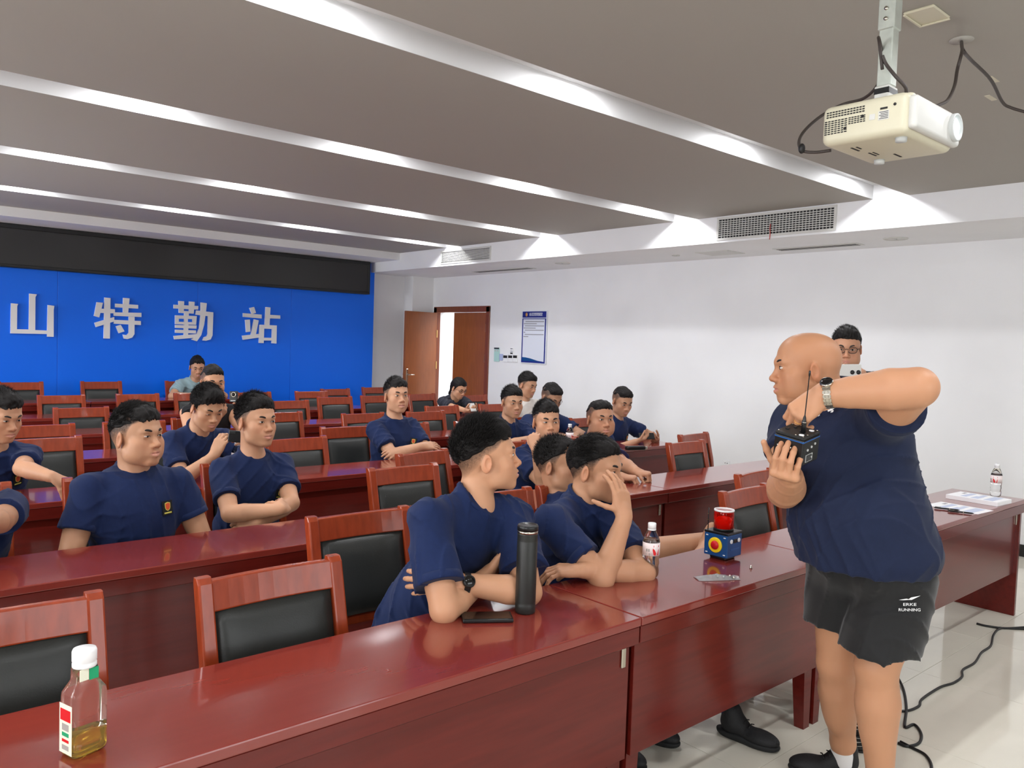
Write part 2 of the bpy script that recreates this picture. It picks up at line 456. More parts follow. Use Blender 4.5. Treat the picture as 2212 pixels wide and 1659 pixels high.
# characters traced in the plane of the wall; numbers are photograph pixels (3.456 x, origin 0,600)
GL = {
 'shan': ([[(82,190),(135,195),(128,212),(126,384),(215,386),(218,118),(275,124),(264,145),(262,390),(352,394),(356,203),(405,210),(400,240),(400,441),(352,440),(352,420),(78,415)]], 'first from the left'),
 'te': ([[(722,182),(768,187),(740,296),(702,285)],[(742,230),(857,235),(857,266),(738,262)],[(780,147),(824,152),(819,454),(774,453)],[(705,336),(852,293),(852,326),(716,368)],
        [(860,193),(1030,203),(1030,231),(860,220)],[(920,150),(966,154),(955,262),(918,258)],[(850,258),(1054,262),(1054,293),(850,284)],[(852,314),(1050,323),(1050,353),(850,343)],
        [(865,362),(900,352),(928,400),(886,414)],[(962,290),(1003,292),(1002,420),(985,446),(950,458),(925,454),(917,424),(945,428),(961,412)]], 'second from the left'),
 'qin': ([[(1297,201),(1480,211),(1478,238),(1297,229)],[(1333,173),(1374,176),(1370,262),(1336,260)],[(1412,177),(1452,180),(1445,266),(1410,264)],[(1336,246),(1445,252),(1445,268),(1336,262)],
         [(1308,280),(1468,286),(1462,352),(1308,346)],[(1376,258),(1408,260),(1402,440),(1372,440)],[(1308,352),(1466,356),(1464,380),(1308,374)],[(1308,387),(1462,393),(1460,416),(1308,411)],[(1296,434),(1466,420),(1464,447),(1302,460)],
         [(1498,184),(1542,190),(1534,262),(1522,350),(1500,428),(1468,474),(1428,462),(1462,430),(1486,380),(1496,290)],[(1464,244),(1590,258),(1590,290),(1460,276)],[(1552,262),(1590,262),(1584,430),(1570,460),(1536,470),(1512,468),(1522,444),(1544,436),(1550,420)]], 'third from the left'),
 'zhan': ([[(1863,226),(1896,218),(1910,262),(1880,270)],[(1815,264),(1952,275),(1952,304),(1815,292)],[(1831,314),(1864,312),(1868,402),(1838,406)],[(1896,310),(1930,318),(1908,428),(1872,430)],[(1808,432),(1934,419),(1934,446),(1814,463)],
          [(1984,218),(2017,222),(2010,362),(1976,360)],[(2005,276),(2090,281),(2090,306),(2005,303)],[(1940,350),(2064,356),(2062,384),(1938,378)],[(1936,352),(1971,352),(1966,488),(1933,487)],[(2032,356),(2064,356),(2061,491),(2028,489)],[(1940,447),(2060,449),(2060,469),(1940,468)]], 'fourth from the left'),
}
for key, (polys, where) in GL.items():
    P3 = [[at(x/3.456, 600+y/3.456, y=YP-0.02) for x, y in pl] for pl in polys]
    allp = np.array([p for pl in P3 for p in pl]); cx, cz = allp[:, 0].mean(), allp[:, 2].min()
    t = thing('wall_character', 'white raised Chinese character on the blue backdrop, %s' % where, 'character', (cx, YP, cz), 0, 'white characters on the blue backdrop')
    for si_, pl in enumerate(P3):
        G().prism([(p[0]-cx, p[2]-cz) for p in pl], 0.0, 0.028+0.0006*si_, axes=((1, 0, 0), (0, 0, 1), (0, -1, 0))).build('stroke', 'letter_white', t)
    # inner openings of the third character
    if key == 'qin':
        for (a, b, c, dd) in ((1336, 306, 1372, 328), (1404, 308, 1434, 330)):
            q = [at(x/3.456, 600+y/3.456, y=YP-0.036) for x, y in ((a, b), (c, b+1), (c, dd+1), (a, dd))]
            G().prism([(p[0]-cx, p[2]-cz) for p in q], 0.0, 0.0355, axes=((1, 0, 0), (0, 0, 1), (0, -1, 0))).build('opening', 'blue_panel', t)

# down-lights
n_l = 0
for si, (a, b) in enumerate(SLOTS):
    for x in LAMP_X:
        yc = (a+b)/2
        o = thing('downlight', 'recessed downlight in the %s ceiling slot from the camera, %s from the right beam' % (['nearest', 'second', 'third', 'fourth', 'fifth'][si], ['sixth', 'fifth', 'fourth', 'third', 'second', 'first'][LAMP_X.index(x)]), 'light', (x, yc, ZR), 0, 'downlights in the ceiling slots')
        if n_l == 0:
            rim_me = G().lathe([(0.062, 0.0), (0.062, -0.008), (0.050, -0.012), (0.048, -0.002)], 24).mesh('rim', 'white_plastic')
            len_me = G().lathe([(0.047, -0.001), (0.045, -0.006), (0.001, -0.007)], 24).mesh('lens', 'lamp_lens')
        link('rim', rim_me, o); link('lens', len_me, o)
        area_light('downlight_beam', (x, yc, ZR-0.012), (x, yc, 0), 0.10, 0.10, LAMP_W, (0.96, 0.97, 1.0), PI, 'DISK')
        n_l += 1

# air grilles in the right beam
def grille(label, y0, y1, z0, z1, nx, nz, cord=False):
    t = thing('air_grille', label, 'vent', (XB, (y0+y1)/2, z0))
    hy = (y1-y0)/2; h = z1-z0; f = 0.022
    g = G().box((-0.012, -hy, 0), (0, hy, f), 0.002).box((-0.012, -hy, h-f), (0, hy, h), 0.002).box((-0.012, -hy, f), (0, -hy+f, h-f), 0.002).box((-0.012, hy-f, f), (0, hy, h-f), 0.002)
    g.build('frame', 'white_plastic', t)
    G().box((-0.0015, -hy+f, f), (-0.0005, hy-f, h-f)).build('backing', 'grille_dark', t)
    g = G()
    for i in range(1, nx): y = -hy+f+(2*hy-2*f)*i/nx; g.box((-0.006, y-0.0024, f), (-0.002, y+0.0024, h-f))
    g.build('vertical_bars', 'white_plastic', t)['kind'] = 'stuff'
    for i in range(1, nz):
        z = f+(h-2*f)*i/nz; G().box((-0.010, -hy+f, z-0.0035), (-0.005, hy-f, z+0.0035)).build('slat', 'white_plastic', t)
    if cord:
        G().tube([(-0.014, 0.02, h*0.5), (-0.016, 0.022, h*0.3), (-0.014, 0.018, h*0.12), (-0.016, 0.02, -0.03)], 0.004, 6).build('cord', 'red_cord', t)
a = at(1550, 480, x=XB); b = at(1807, 480, x=XB); zt = at(1807, 442, x=XB)[2]; zb = at(1807, 498, x=XB)[2]
grille('large white air grille with a red cord in the beam above the projector side', b[1], a[1], zb, zt, 36, 9, True)
a = at(953, 545, x=XB); b = at(1061, 545, x=XB); zt = at(1061, 531, x=XB)[2]; zb = at(1061, 562, x=XB)[2]
grille('small white air grille in the beam near the blue backdrop', b[1], a[1], zb, zt, 34, 10)
# fittings on the underside of the right beam
def hatch(name, label, cat, px, py, sx, sy, slot=False):
    p = at(px, py, z=ZS)
    t = thing(name, label, cat, (p[0], p[1], ZS))
    G().box((-sx, -sy, -0.006), (sx, sy, 0), 0.002).build('plate', 'white_plastic', t)
    g = G()
    if slot:
        for k in (-0.45, 0.0, 0.45): g.box((sx*k-0.006, -sy*0.95, -0.008), (sx*k+0.006, sy*0.95, -0.006))
    else:
        g.box((-sx*0.9, -sy*0.9, -0.008), (sx*0.9, sy*0.9, -0.006), 0.0008)
    g.build('slot' if slot else 'cover', 'grille_dark' if slot else 'white_plastic', t)
hatch('access_hatch', 'white square access hatch under the right beam', 'hatch', 1555, 546, 0.16, 0.20)
hatch('slot_diffuser', 'long narrow slot diffuser under the right beam by the large grille', 'vent', 1765, 533, 0.09, 0.42, True)
hatch('slot_diffuser', 'long narrow slot diffuser under the right beam by the small grille', 'vent', 1085, 583, 0.09, 0.60, True)
def ceiling_speaker(label, px, py, r):
    p = at(px, py, z=ZS)
    t = thing('ceiling_speaker', label, 'speaker', (p[0], p[1], ZS))
    G().lathe([(r, 0), (r, -0.006), (r*0.93, -0.009), (r*0.9, -0.004)], 28).build('rim', 'white_plastic', t)
    G().lathe([(r*0.9, -0.003), (r*0.88, -0.005), (0.001, -0.006)], 28).build('mesh_cover', 'white_plastic', t)
    G().lathe([(0.012, -0.006), (0.012, -0.012), (0.001, -0.013)], 12).build('cap', 'grey_plastic', t)
ceiling_speaker('round flush ceiling speaker under the beam right of the large grille', 1935, 515, 0.10)
ceiling_speaker('round flush ceiling speaker under the beam between the grilles', 1215, 568, 0.10)
ceiling_speaker('small round fitting under the beam left of the access hatch', 1460, 551, 0.045)
# small plate and wall clutter
p = at(2002, 30, z=ZC)
t = thing('ceiling_plate', 'cream rectangular plate on the ceiling beside the projector pole', 'plate', (p[0], p[1], ZC))
G().box((-0.075, -0.055, -0.010), (0.075, 0.055, 0), 0.004).build('plate', 'cream_plastic', t)
G().box((-0.075, 0.045, -0.016), (0.075, 0.055, -0.010), 0.002).box((0.065, -0.055, -0.016), (0.075, 0.045, -0.010), 0.002).build('lip', 'cream_plastic', t)
# notice board on the right wall
y0 = at(1130, 730, x=X1)[1]; y1 = at(1181, 730, x=X1)[1]; zt = at(1156, 673, x=X1)[2]; zb = at(1156, 784, x=X1)[2]
W = y0-y1; Hh = zt-zb; xs = X1-0.022
nb_ = thing('notice_board', 'blue and white framed rules notice on the white right wall', 'notice', (X1, (y0+y1)/2, zb))
def nbox(a, b, c, d_, name, m, t0=0.022, t1=0.024):
    """a..b along the reading direction (left to right), c..d_ up"""
    return G().box((-t1, W/2-b, c), (-t0, W/2-a, d_)).build(name, m, nb_)
G().box((-0.022, -W/2-0.012, -0.01), (0, W/2+0.012, Hh+0.01), 0.003).build('backing', 'sign_white', nb_)
nbox(0, W, Hh*0.88, Hh, 'heading', 'sign_blue'); nbox(0, W, 0, Hh*0.865, 'border', 'sign_blue')
nbox(W*0.045, W*0.955, Hh*0.03, Hh*0.85, 'sheet', 'sign_white', 0.024, 0.025)
G().prism([(W/2-W*0.045, Hh*0.03), (W/2-W*0.955, Hh*0.03), (W/2-W*0.7, Hh*0.045), (W/2-W*0.4, Hh*0.085), (W/2-W*0.2, Hh*0.10), (W/2-W*0.045, Hh*0.105)], 0.025, 0.0258, axes=((0, 1, 0), (0, 0, 1), (-1, 0, 0))).build('wave', 'device_blue', nb_)
G().lathe([(0.028, 0), (0.028, 0.002), (0.001, 0.003)], 16, origin=(-0.024, W/2-W*0.17, Hh*0.94), axis=(-1, 0, 0), sy=0.8).build('crest', 'gold', nb_)
text_obj('heading_text', '会议室管理规定', 0.05, 'sign_white', (-0.0245, W/2-W*0.57, Hh*0.94), (0, -1, 0), (0, 0, 1), nb_, width=W*0.56, offset=0.0008)
for k, (a, b) in enumerate([(0.14, 0.92), (0.07, 0.62), (0.12, 0.93), (0.07, 0.58), (0.12, 0.92), (0.07, 0.14), (0.12, 0.92), (0.07, 0.28)]):
    nbox(W*a, W*b, Hh*(0.795-k*0.042), Hh*(0.80-k*0.042)+0.008, 'text_line', 'print_grey', 0.025, 0.0255)
# switches
def wall_plate(name, label, cat, px0, py0, px1, py1, m, keys=()):
    a = at(px0, (py0+py1)/2, x=X1)[1]; b = at(px1, (py0+py1)/2, x=X1)[1]; zt_ = at((px0+px1)/2, py0, x=X1)[2]; zb_ = at((px0+px1)/2, py1, x=X1)[2]
    t = thing(name, label, cat, (X1, (a+b)/2, zb_)); w = a-b; h = zt_-zb_
    G().box((-0.014, -w/2, 0), (0, w/2, h), 0.003).build('plate', m, t)
    for (u0, v0, u1, v1, km, kn) in keys:
        G().box((-0.018, w/2-u1*w, v0*h), (-0.013, w/2-u0*w, v1*h), 0.001).build(kn, km, t)
wall_plate('thermostat', 'tall pale green wall controller left of the switch row', 'controller', 1068.5, 751, 1079.5, 781, 'mint', [(0.02, 0.90, 0.98, 1.0, 'black_plastic', 'display'), (0.15, 0.72, 0.38, 0.84, 'grey_plastic', 'button'), (0.6, 0.72, 0.85, 0.84, 'grey_plastic', 'button')])
wall_plate('card_switch', 'small pale blue wall plate between controller and switch row', 'switch', 1079.8, 764.5, 1087, 778.5, 'pale_blue', [(0.2, 0.2, 0.8, 0.75, 'pale_blue', 'key')])
for px, nm in ((1088, 'leftmost'), (1098.5, 'middle'), (1109, 'rightmost')):
    wall_plate('light_switch', 'white wall switch with dark keys, %s of the three beside the notice' % nm, 'switch', px, 765.5, px+10, 782, 'socket_white', [(0.1, 0.52, 0.36, 0.86, 'grille_dark', 'key'), (0.38, 0.52, 0.64, 0.86, 'grille_dark', 'key'), (0.66, 0.52, 0.92, 0.86, 'grille_dark', 'key')])
wall_plate('wifi_sticker', 'small printed sticker above the middle wall switch', 'sticker', 1103.5, 751.5, 1110, 765, 'socket_white', [(0.1, 0.78, 0.8, 0.95, 'print_grey', 'print'), (0.1, 0.40, 0.9, 0.52, 'print_grey', 'print'), (0.1, 0.05, 0.9, 0.25, 'grille_dark', 'print')])
wall_plate('power_socket', 'white power socket low on the right wall', 'socket', 1564, 995, 1577, 1006, 'socket_white', [(0.25, 0.45, 0.35, 0.6, 'grille_dark', 'hole'), (0.6, 0.45, 0.7, 0.6, 'grille_dark', 'hole')])
# ------------------------------------------------------------------ tables
TH, TD = 0.75, 0.44
def make_table(L, label, group, x0, y0, z0=0.0, end_panel=False):
    """front edge on the local y = 0 side, running along +x"""
    t = thing('conference_table', label, 'table', (x0+L/2, y0+TD/2, z0), 0, group)
    hx, hy = L/2-0.0015, TD/2
    G().box((-hx, -hy, TH-0.028), (hx, hy, TH), bevel=0.004, seg=2).build('tabletop', 'wood_top_lit', t)
    G().box((-hx+0.002, -hy+0.004, TH-0.088), (hx-0.002, -hy+0.03, TH-0.028), bevel=0.003).build('front_fascia', 'wood_side_shaded', t)
    G().box((-hx+0.002, hy-0.03, TH-0.075), (hx-0.002, hy-0.006, TH-0.028), bevel=0.003).build('rear_fascia', 'wood_side_shaded', t)
    G().box((-hx+0.012, -hy+0.036, 0.27), (hx-0.012, -hy+0.054, TH-0.075), bevel=0.002).build('modesty_panel', 'wood_side_shaded', t)
    G().box((-hx+0.06, -hy+0.06, 0.56), (hx-0.06, hy-0.09, 0.572)).build('shelf', 'wood_dark', t)
    for sx in (-1, 1):
        if end_panel and sx > 0:
            G().box((hx-0.04, -hy+0.015, 0.0), (hx-0.008, hy-0.015, TH-0.03), bevel=0.003).build('end_panel', 'wood_side_shaded', t)
            continue
        for sy in (-1, 1):
            xo, xi = sx*(hx-0.015), sx*(hx-0.078); xi2 = sx*(hx-0.062)
            yo, yi = sy*(hy-0.056 if sy < 0 else hy-0.02), sy*(hy-0.115 if sy < 0 else hy-0.078); yi2 = sy*(hy-0.10 if sy < 0 else hy-0.062)
            xa, xb = sorted((xo, xi)); ya, yb = sorted((yo, yi)); xc, xd = sorted((xo, xi2)); yc, yd = sorted((yo, yi2))
            g = G()
            v = [(xc, yc, 0), (xd, yc, 0), (xd, yd, 0), (xc, yd, 0), (xa, ya, 0.27), (xb, ya, 0.27), (xb, yb, 0.27), (xa, yb, 0.27)]
            g.hexa(v); g.box((xa, ya, 0.27), (xb, yb, TH-0.03))
            g.build('leg', 'wood_side_shaded', t)
    g = G().box((hx-0.055, -hy+0.028, TH-0.165), (hx-0.035, -hy+0.037, TH-0.095), 0.003)
    g.build('bracket', 'steel', t)
    return t
ROWY = [1.63, 3.08, 4.53, 5.94, 7.38, 8.85]
ORD = ['front', 'second', 'third', 'fourth', 'fifth', 'sixth']
for i, y in enumerate(ROWY):
    if i == 0: xs_ = [(0.03, 2.03), (2.03, 3.29), (3.29, 5.81)]
    elif i == 1: xs_ = [(-1.95, 0.05), (0.05, 2.05), (2.05, 4.05), (4.05, 6.05)]
    elif i == 2: xs_ = [(-1.95, 0.05), (0.05, 2.05), (2.05, 4.05), (4.05, 6.1)]
    else: xs_ = {3: [(0.87, 2.87), (2.87, 4.93), (4.93, 6.4)], 4: [(0.6, 2.6), (2.6, 4.6), (4.6, 6.6)], 5: [(0.41, 2.41), (2.41, 4.55), (4.55, 6.3)]}[i]
    for k, (a, b) in enumerate(xs_):
        w = ['the left part', 'the middle', 'the right end'][k] if len(xs_) == 3 else ['the far left', 'the left part', 'the middle', 'the right end'][k]
        if i == 0:
            lab = ['red mahogany table nearest the camera carrying the thermos flask', 'red mahogany table under the red beacon lamp', 'red mahogany table with papers and a solid end panel'][k]
        else: lab = 'red mahogany table in the %s row, at %s' % (ORD[i], w)
        make_table(b-a, lab, 'red conference tables', a, y, 0, end_panel=(i == 0 and k == 2))
for (a, b, w) in ((0.35, 2.35, 'left'), (2.35, 4.35, 'right')):
    make_table(b-a, 'red mahogany table on the raised step before the blue backdrop, %s one' % w, 'red conference tables', a, 9.66, 0.085)

# ------------------------------------------------------------------ chairs (built facing -y, origin under the seat)
def make_chair():
    t = thing('conference_chair', '', 'chair')
    for s in (-1, 1):
        # rear leg and back post in one sweep
        pts = [(0.215, 0.0, 0.040), (0.198, 0.30, 0.044), (0.205, 0.46, 0.046), (0.235, 0.70, 0.046), (0.285, 0.915, 0.044), (0.290, 0.93, 0.030)]
        bm_ = G(); rings = []
        for (y, z, dpt) in pts:
            x_in, x_out = s*0.186, s*0.229
            xa, xb = min(x_in, x_out), max(x_in, x_out)
            rings.append([bm_.bm.verts.new(p) for p in ((xa, y-dpt/2, z), (xb, y-dpt/2, z), (xb, y+dpt/2, z), (xa, y+dpt/2, z))])
        for a, b in zip(rings[:-1], rings[1:]):
            for k in range(4): bm_.bm.faces.new((a[k], a[(k+1) % 4], b[(k+1) % 4], b[k]))
        bm_.bm.faces.new(rings[0][::-1]); bm_.bm.faces.new(rings[-1])
        bmesh.ops.recalc_face_normals(bm_.bm, faces=bm_.bm.faces)
        es = [e for e in bm_.bm.edges if abs(e.verts[0].co.z-e.verts[1].co.z) > 0.005]
        bmesh.ops.bevel(bm_.bm, geom=es, offset=0.006, segments=2, affect='EDGES', profile=0.5)
        bm_.build('back_post', 'wood_chair', t)
        g = G(); xa, xb = sorted((s*0.186, s*0.226))
        g.hexa([(xa+0.005, -0.205, 0), (xb-0.005, -0.205, 0), (xb-0.005, -0.175, 0), (xa+0.005, -0.175, 0), (xa, -0.215, 0.43), (xb, -0.215, 0.43), (xb, -0.172, 0.43), (xa, -0.172, 0.43)])
        g.build('front_leg', 'wood_chair', t)
        G().box((min(s*0.192, s*0.22), -0.175, 0.372), (max(s*0.192, s*0.22), 0.185, 0.43), 0.003).build('side_rail', 'wood_chair', t)
        G().box((min(s*0.196, s*0.216), -0.175, 0.16), (max(s*0.196, s*0.216), 0.19, 0.185), 0.003).build('stretcher', 'wood_chair', t)
    G().box((-0.188, -0.205, 0.372), (0.188, -0.182, 0.43), 0.003).build('front_rail', 'wood_chair', t)
    # curved top rail
    def curved(z0, z1, y0, y1, dp, bow, bev, n=8, hw=0.187, puff=0.0):
        g = G(); rings = []
        for i in range(n+1):
            u = -1+2*i/n; x = u*hw; c = bow*(1-u*u); e = puff*(1-u**4)
            yb0, yb1 = y0+c, y1+c
            rings.append([g.bm.verts.new(p) for p in ((x, yb0-dp/2-e*0.5, z0), (x, yb1-dp/2-e*0.5, z1), (x, yb1+dp/2, z1), (x, yb0+dp/2, z0))])
        for a, b in zip(rings[:-1], rings[1:]):
            for k in range(4): g.bm.faces.new((a[k], a[(k+1) % 4], b[(k+1) % 4], b[k]))
        g.bm.faces.new(rings[0][::-1]); g.bm.faces.new(rings[-1])
        bmesh.ops.recalc_face_normals(g.bm, faces=g.bm.faces)
        if bev:
            es = [e for e in g.bm.edges if abs(e.verts[0].co.x-e.verts[1].co.x) > 0.01]
            bmesh.ops.bevel(g.bm, geom=es, offset=bev, segments=2, affect='EDGES', profile=0.5)
        return g
    curved(0.835, 0.922, 0.262, 0.283, 0.026, 0.012, 0.005).build('top_rail', 'wood_chair', t)
    curved(0.50, 0.540, 0.212, 0.216, 0.022, 0.008, 0.004).build('lower_rail', 'wood_chair', t)
    # padded backrest: subdivided pillow
    g = G(); nx, nz = 10, 8; V = {}
    for side in (0, 1):
        for i in range(nx+1):
            for k in range(nz+1):
                u, v = -1+2*i/nx, -1+2*k/nz
                hw = 0.183; x = u*hw; z = 0.69+v*0.148
                yc = 0.232+(z-0.69)*0.225+0.010*(1-u*u)
                pf = (1-abs(u)**5)*(1-abs(v)**5)
                V[side, i, k] = g.bm.verts.new((x, yc+(-0.008-0.024*pf if side == 0 else 0.008+0.016*pf), z))
    for side in (0, 1):
        for i in range(nx):
            for k in range(nz):
                f = g.bm.faces.new([V[side, i, k], V[side, i+1, k], V[side, i+1, k+1], V[side, i, k+1]]); f.smooth = True
    for i in range(nx):
        for k in (0, nz): g.bm.faces.new([V[0, i, k], V[0, i+1, k], V[1, i+1, k], V[1, i, k]])
    for k in range(nz):
        for i in (0, nx): g.bm.faces.new([V[0, i, k], V[0, i, k+1], V[1, i, k+1], V[1, i, k]])
    g.build('backrest', 'leather', t)
    g = G(); V = {}; n = 8
    for side in (0, 1):
        for i in range(n+1):
            for k in range(n+1):
                u, v = -1+2*i/n, -1+2*k/n; pf = (1-abs(u)**4)*(1-abs(v)**4)
                V[side, i, k] = g.bm.verts.new((u*0.218, v*0.205-0.01, 0.43+(0.018+0.032*pf if side else 0)))
    for side in (0, 1):
        for i in range(n):
            for k in range(n):
                f = g.bm.faces.new([V[side, i, k], V[side, i+1, k], V[side, i+1, k+1], V[side, i, k+1]]); f.smooth = bool(side)
    for i in range(n):
        for k in (0, n):
            g.bm.faces.new([V[0, i, k], V[0, i+1, k], V[1, i+1, k], V[1, i, k]]); g.bm.faces.new([V[0, k, i], V[0, k, i+1], V[1, k, i+1], V[1, k, i]])
    g.build('seat', 'leather', t)
    return t
chair0 = make_chair()
CH = [  # x centre, y of the top rail, turn (degrees), floor height, label
 (0.36, 2.29, 0, 0, 'empty dark leather chair behind the juice bottle'),
 (1.05, 2.26, 1, 0, 'empty dark leather chair tucked in between the juice bottle and the thermos'),
 (1.67, 2.80, -2, 0, 'dark leather chair behind the man with the black wrist watch'),
 (2.43, 2.86, 0, 0, 'dark leather chair behind the man resting his chin on his hand'),
 (2.93, 2.87, 4, 0, 'dark leather chair of the man peering between the two front men'),
 (3.61, 2.27, 3, 0, 'empty dark leather chair right behind the red beacon lamp'),
 (4.17, 2.56, 6, 0, 'empty dark leather chair partly hidden by the bald man'),
 (0.46, 4.16, 0, 0, 'chair of the man at the left edge with elbow on the table'),
 (1.12, 4.15, 0, 0, 'chair behind the broad man sitting upright in the second row'),
 (1.80, 4.27, 2, 0, 'chair behind the young man with folded arms in the second row'),
 (2.49, 3.72, 0, 0, 'empty chair tucked in beside the folded-arms man, second row'),
 (2.92, 4.15, 12, 0, 'empty chair angled just behind the tucked-in second row chair'),
 (3.72, 4.30, 0, 0, 'chair behind the man resting his cheek on his fist'),
 (4.25, 4.30, 0, 0, 'chair behind the round-faced man with a clenched fist'),
 (5.03, 3.69, 0, 0, 'empty chair tucked in at the right end of the second row'),
 (5.58, 4.02, 6, 0, 'empty chair set back at the right end of the second row'),
 (0.58, 5.80, 0, 0, 'chair behind the man leaning on his forearm at the left edge'),
 (1.13, 5.80, 2, 0, 'empty chair behind the broad man, third row'),
 (1.90, 5.72, 0, 0, 'chair behind the man photographing with a dark phone'),
 (2.55, 5.13, 3, 0, 'empty chair tucked in right of the folded-arms man, third row'),
 (3.23, 5.65, 0, 0, 'empty dark chair left of the third row man in the middle'),
 (3.80, 5.66, 0, 0, 'chair behind the third row man in the middle'),
 (4.50, 5.60, 0, 0, 'chair behind the man just above the watch man head'),
 (5.12, 5.75, 0, 0, 'chair behind the man with glasses looking down'),
 (5.76, 5.44, 0, 0, 'chair behind the crew-cut man looking at his phone'),
 (1.27, 6.60, 0, 0, 'empty chair in the fourth row, leftmost'),
 (1.91, 6.58, 0, 0, 'empty chair in the fourth row just behind the broad man head'),
 (2.46, 6.72, 0, 0, 'chair behind the man filming in a sleeveless top'),
 (3.27, 6.95, 0, 0, 'empty chair in the fourth row right of the filming man'),
 (3.95, 6.60, 0, 0, 'empty chair in the fourth row behind the middle man'),
 (4.64, 6.56, 0, 0, 'empty chair in the fourth row, half hidden by the middle man'),
 (5.22, 7.08, 3, 0, 'empty chair in the fourth row before the young woman'),
 (6.00, 7.12, 0, 0, 'chair of the older man in the white shirt'),
 (1.86, 7.97, 0, 0, 'empty chair in the fifth row, leftmost'),
 (3.98, 8.21, 0, 0, 'empty chair in the fifth row right of the filming man'),
 (4.74, 8.58, 0, 0, 'empty chair in the fifth row, second from the left of the centre group'),
 (5.37, 8.66, 0, 0, 'empty chair in the fifth row behind the middle man head'),
 (6.15, 8.80, 4, 0, 'empty chair in the fifth row beside the young woman'),
 (6.75, 8.45, 0, 0, 'chair of the young woman with glasses'),
 (2.03, 9.52, 0, 0, 'empty chair in the sixth row, leftmost'),
 (2.80, 9.54, 0, 0, 'empty chair in the sixth row, second from left'),
 (3.42, 9.54, 0, 0, 'empty chair in the sixth row before the man in the pale polo shirt'),
 (4.15, 9.55, 0, 0, 'empty chair in the sixth row beside the filming man camera'),
 (4.95, 9.58, 0, 0, 'empty chair in the sixth row right of centre'),
 (5.50, 9.95, 3, 0, 'empty chair near the backdrop, behind the sixth row'),
 (6.30, 10.20, 0, 0, 'empty chair at the right edge of the blue backdrop'),
 (1.82, 10.48, 0, 0.085, 'empty chair on the raised step, leftmost against the blue'),
 (2.67, 10.52, 0, 0.085, 'empty chair on the raised step, standing tallest against the blue'),
 (3.64, 10.52, 0, 0.085, 'chair on the raised step behind the man in the pale polo shirt'),
]
for i, (x, y, rz, z, lab) in enumerate(CH):
    a = math.radians(rz); off = Vector((0, 0.286, 0)); off.rotate(Matrix.Rotation(a, 3, 'Z'))
    loc = (x-off.x, y-off.y, z)
    if i == 0:
        chair0.location = loc; chair0.rotation_euler = (0, 0, a); chair0['label'] = lab; chair0['group'] = 'red wooden conference chairs'
    else: dup(chair0, loc, a, lab, 'red wooden conference chairs')

# ------------------------------------------------------------------ projector
pr = thing('projector', 'cream white projector hanging from the ceiling with its lens lit', 'projector', (2.42, 1.10, 2.235))
G().box((-0.16, -0.125, 0.0), (0.165, 0.125, 0.115), bevel=0.022, seg=4).build('body', 'cream_plastic', pr, smooth=True)
# white front cap with lens opening (front faces -y)
g = G()
g.box((-0.150, -0.146, 0.012), (0.158, -0.118, 0.104), bevel=0.012, seg=3)
g.build('front_cap', 'white_plastic', pr, smooth=True)
g = G().lathe([(0.040, 0), (0.040, 0.012), (0.034, 0.013), (0.031, -0.004)], 28, origin=(0.105, -0.145, 0.06), axis=(0, -1, 0), cap=False); g.build('lens_ring', 'grey_plastic', pr)
G().lathe([(0.031, -0.002), (0.028, 0.006), (0.015, 0.012), (0.001, 0.0135)], 28, origin=(0.105, -0.145, 0.06), axis=(0, -1, 0)).build('lens', 'projector_lens', pr)
for (r0, r1, c0, c1, nr, nc) in ((0.078, 0.098, -0.005, 0.11, 3, 13), (0.030, 0.072, 0.045, 0.115, 7, 7), (0.050, 0.072, -0.008, 0.043, 4, 6)):
    for r in range(nr):
        g = G()
        for k in range(nc):
            y = c0+(c1-c0)*k/nc; z = r0+(r1-r0)*r/nr
            g.box((-0.1612, y, z), (-0.1592, y+(c1-c0)/nc*0.72, z+(r1-r0)/nr*0.5))
        g.build('vent_row', 'grille_dark', pr)
g = G().box((-0.1610, -0.075, 0.045), (-0.1590, -0.045, 0.070)).box((-0.1610, -0.036, 0.05), (-0.1590, -0.02, 0.066)); g.build('rating_label', 'white_plastic', pr)
g = G()
for k in range(5): g.box((-0.1616, -0.073, 0.048+k*0.0045), (-0.1609, -0.048-0.004*(k % 2), 0.0495+k*0.0045))
g.box((-0.1616, -0.07, 0.074), (-0.1592, -0.05, 0.079)); g.build('label_print', 'grille_dark', pr)
for (y, z) in ((-0.09, 0.082), (0.0, 0.066), (0.05, 0.04)): G().lathe([(0.004, 0), (0.004, 0.002), (0.001, 0.0022)], 10, origin=(-0.16, y, z), axis=(-1, 0, 0)).build('screw', 'grille_dark', pr)
g = G()
for (x, y, a, b) in ((-0.09, 0.06, 0.05, 0.006), (-0.09, 0.045, 0.03, 0.005), (0.0, 0.05, 0.05, 0.005), (0.0, 0.038, 0.04, 0.004), (0.06, 0.0, 0.05, 0.006)): g.box((x, y, -0.001), (x+a, y+b, 0.001))
g.build('underside_print', 'grille_dark', pr)
for (x, y) in ((-0.11, -0.09), (0.11, 0.07)): G().lathe([(0.016, 0.001), (0.015, -0.012), (0.001, -0.013)], 16, origin=(x, y, 0)).build('foot', 'grey_plastic', pr)
G().lathe([(0.016, 0), (0.016, 0.018), (0.012, 0.022), (0.001, 0.022)], 16, origin=(-0.06, -0.085, 0.112)).build('adjuster', 'cream_plastic', pr)
mt = thing('projector_mount', 'galvanised square pole holding the projector to the ceiling', 'mount', (2.44, 1.12, 2.352))
G().box((-0.032, -0.03, 0.0), (0.032, 0.03, 0.008), 0.001).box((-0.03, -0.022, 0.008), (0.03, 0.022, 0.075), 0.003).build('bracket', 'white_plastic', mt)
G().box((-0.0305, -0.0225, 0.05), (0.0305, 0.0225, 0.068), 0.001).build('clamp', 'black_plastic', mt)
